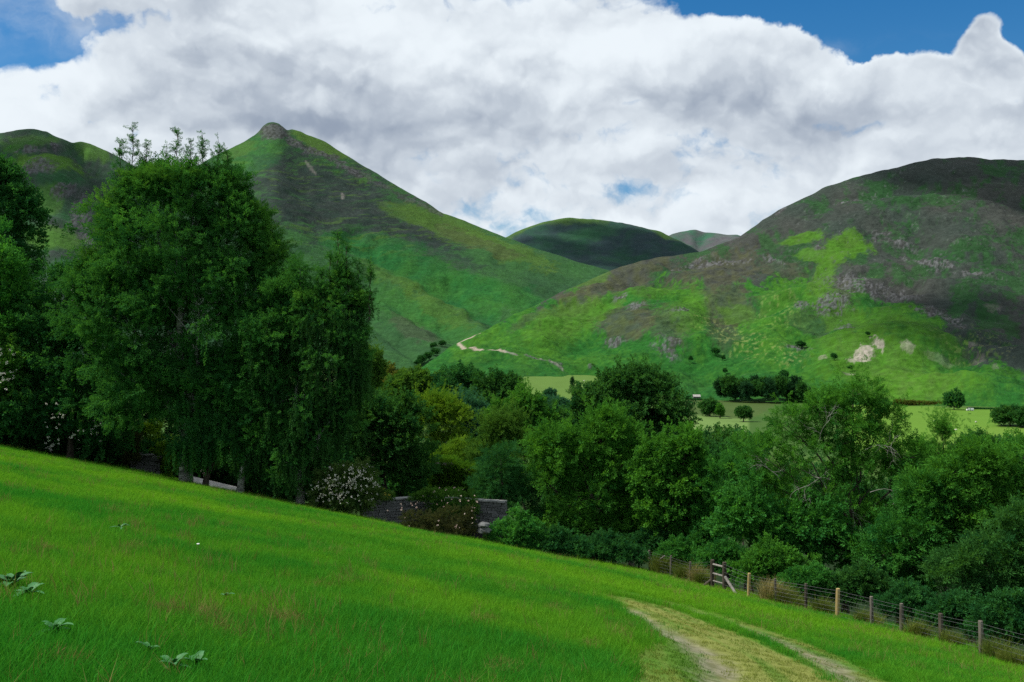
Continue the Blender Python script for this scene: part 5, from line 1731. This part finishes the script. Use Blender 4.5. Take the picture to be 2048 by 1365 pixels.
def tussock(px, py, w, h, mat, lab, cnt=26):
    Y = float(np.interp(px, [p[0] for p in POSTS], PDIST)) + .1
    g = on_land(px, Y)
    r = empty('grass_tussock', g)
    tag(r, lab, 'grass tussock', 'grass tussocks by the fence')
    rg_ = np.random.default_rng(int(px))
    wm, hm = w / F * Y, h / F * Y * 1.25
    p = np.stack([g.x + rg_.normal(0, wm * .42, cnt), g.y + .35 + rg_.normal(0, wm * .3, cnt), np.zeros(cnt)], -1)
    p[:, 2] = ground_z(p[:, 0], p[:, 1])
    scatter_object('blades', p, np.stack([rg_.normal(0, .2, cnt), rg_.normal(0, .2, cnt), rg_.uniform(0, 6.28, cnt)], -1), np.repeat((hm / .8 * rg_.uniform(.7, 1.15, cnt))[:, None], 3, 1), rg_.random(cnt), rg_.integers(0, 2, cnt), TUSS, LEAF[mat], r)


for a in ((1325, 1150, 26, 32, 'rush', 'yellow-green tussock between the second and third fence posts'), (1372, 1166, 22, 30, 'rush', 'yellowish tussock in front of the fourth fence post'), (1398, 1168, 20, 28, 'straw', 'pale straw tussock left of the strainer posts'),
          (1412, 1174, 16, 26, 'rush', 'green tussock touching the left strainer post'), (1548, 1204, 26, 36, 'straw', 'straw tussock beside the thin post between the two yellow posts'), (1575, 1208, 28, 30, 'rush', 'dark green tussock right of the straw one by the thin post'),
          (1600, 1214, 16, 20, 'rush', 'low yellowish tussock left of the dark post'), (1650, 1226, 22, 26, 'rush', 'green tussock just left of the broad yellow post'), (1735, 1244, 34, 24, 'rush', 'green tussock by the post right of the broad yellow post'),
          (1850, 1276, 22, 28, 'rush', 'rush tussock left of the third last post'), (1910, 1284, 26, 26, 'rush', 'rush tussock between the last two posts in view'), (2000, 1312, 30, 34, 'rush', 'dense rush tussock right of the last post in view'), (2040, 1325, 26, 28, 'rush', 'rush tussock cut by the right edge')):
    tussock(*a)


# ------------------------------------------------------------------ docks and other plants in the meadow
def dock(px, py, n, L, lab, seed):
    g = hit(px, py)
    rgd = random.Random(seed)
    r = empty('dock_plant', g)
    tag(r, lab, 'dock plant', 'docks in the meadow')
    for i in range(n):
        a = 2 * math.pi * i / n + rgd.uniform(-.4, .4)
        el = rgd.uniform(.25, 1.1)
        ln = L * rgd.uniform(.7, 1.2)
        wd = ln * rgd.uniform(.28, .36)
        d = Vector((math.cos(a) * math.cos(el), math.sin(a) * math.cos(el), math.sin(el)))
        side = Vector((-math.sin(a), math.cos(a), 0))
        v, f = [], []
        for k in range(8):
            t = k / 7
            p = d * ln * t + Vector((0, 0, .12 - .42 * ln * t * t))
            w = wd * math.sin(math.pi * min(1, .12 + t * .88)) ** .7 * .5 * (1 + .12 * math.sin(k * 2.2 + i))
            up = Vector((0, 0, 1)) * w * .35
            v += [g + p - side * w + up, g + p, g + p + side * w + up]
            if k:
                b = 3 * k
                f += [(b - 3, b - 2, b + 1, b), (b - 2, b - 1, b + 2, b + 1)]
        me = MB(); me.v = v; me.f = f
        me.build('leaf', M_dock, r, True)


m_, b_n = new_mat('dock_leaf_blade')
tcn = b_n.node('ShaderNodeTexCoord')
nz_ = b_n.noise(tcn.outputs['Object'], 9, 4, .6)
bs = b_n.node('ShaderNodeBsdfPrincipled')
b_n.l.new(b_n.mixc(nz_, (0.012, 0.10, 0.020), (0.045, 0.17, 0.05)), bs.inputs['Base Color'])
bs.inputs['Roughness'].default_value = .65
bs.inputs['Specular IOR Level'].default_value = .35
out_surface(b_n, bs.outputs[0])
M_dock = m_
DOCKS = [(25, 1195, 18, .28, 'big broad-leaved dock clump at the left edge of the meadow'), (58, 1214, 9, .22, 'dock just right of the big clump at the left edge'), (345, 1366, 9, .18, 'dock at the bottom edge with one large pale leaf'), (392, 1362, 5, .21, 'dock at the bottom edge right of the pale-leaved one'),
         (110, 1292, 7, .18, 'low dock in the lower left of the meadow'), (298, 1330, 5, .16, 'small dock above the bottom edge ones'), (240, 1068, 6, .22, 'small dock in the upper left of the meadow'), (452, 1212, 4, .15, 'little dock with a pale leaf in the middle of the meadow')]
for i, a in enumerate(DOCKS):
    dock(*a, 40 + i)
# a white flower head in the open meadow
g = hit(394, 1115)
fl = empty('white_flower', g)
tag(fl, 'single white flower in the open meadow', 'flower')
m = MB(); m.tube([g, g + Vector((.02, 0, .22))], [.006, .004], 4); m.build('stem', simple_mat('flower_stem', (.03, .10, .02), (.05, .14, .03)), fl)
M_petal = simple_mat('flower_petal', (.75, .75, .72), (.85, .85, .82), 6)
for k in range(8):
    a = k * math.pi / 4
    c = g + Vector((.02 + .015 * math.cos(a), .015 * math.sin(a), .235))
    m = MB(); m.lump(c, (.013, .013, .01), 6, 4, .1); m.build('petal', M_petal, fl)
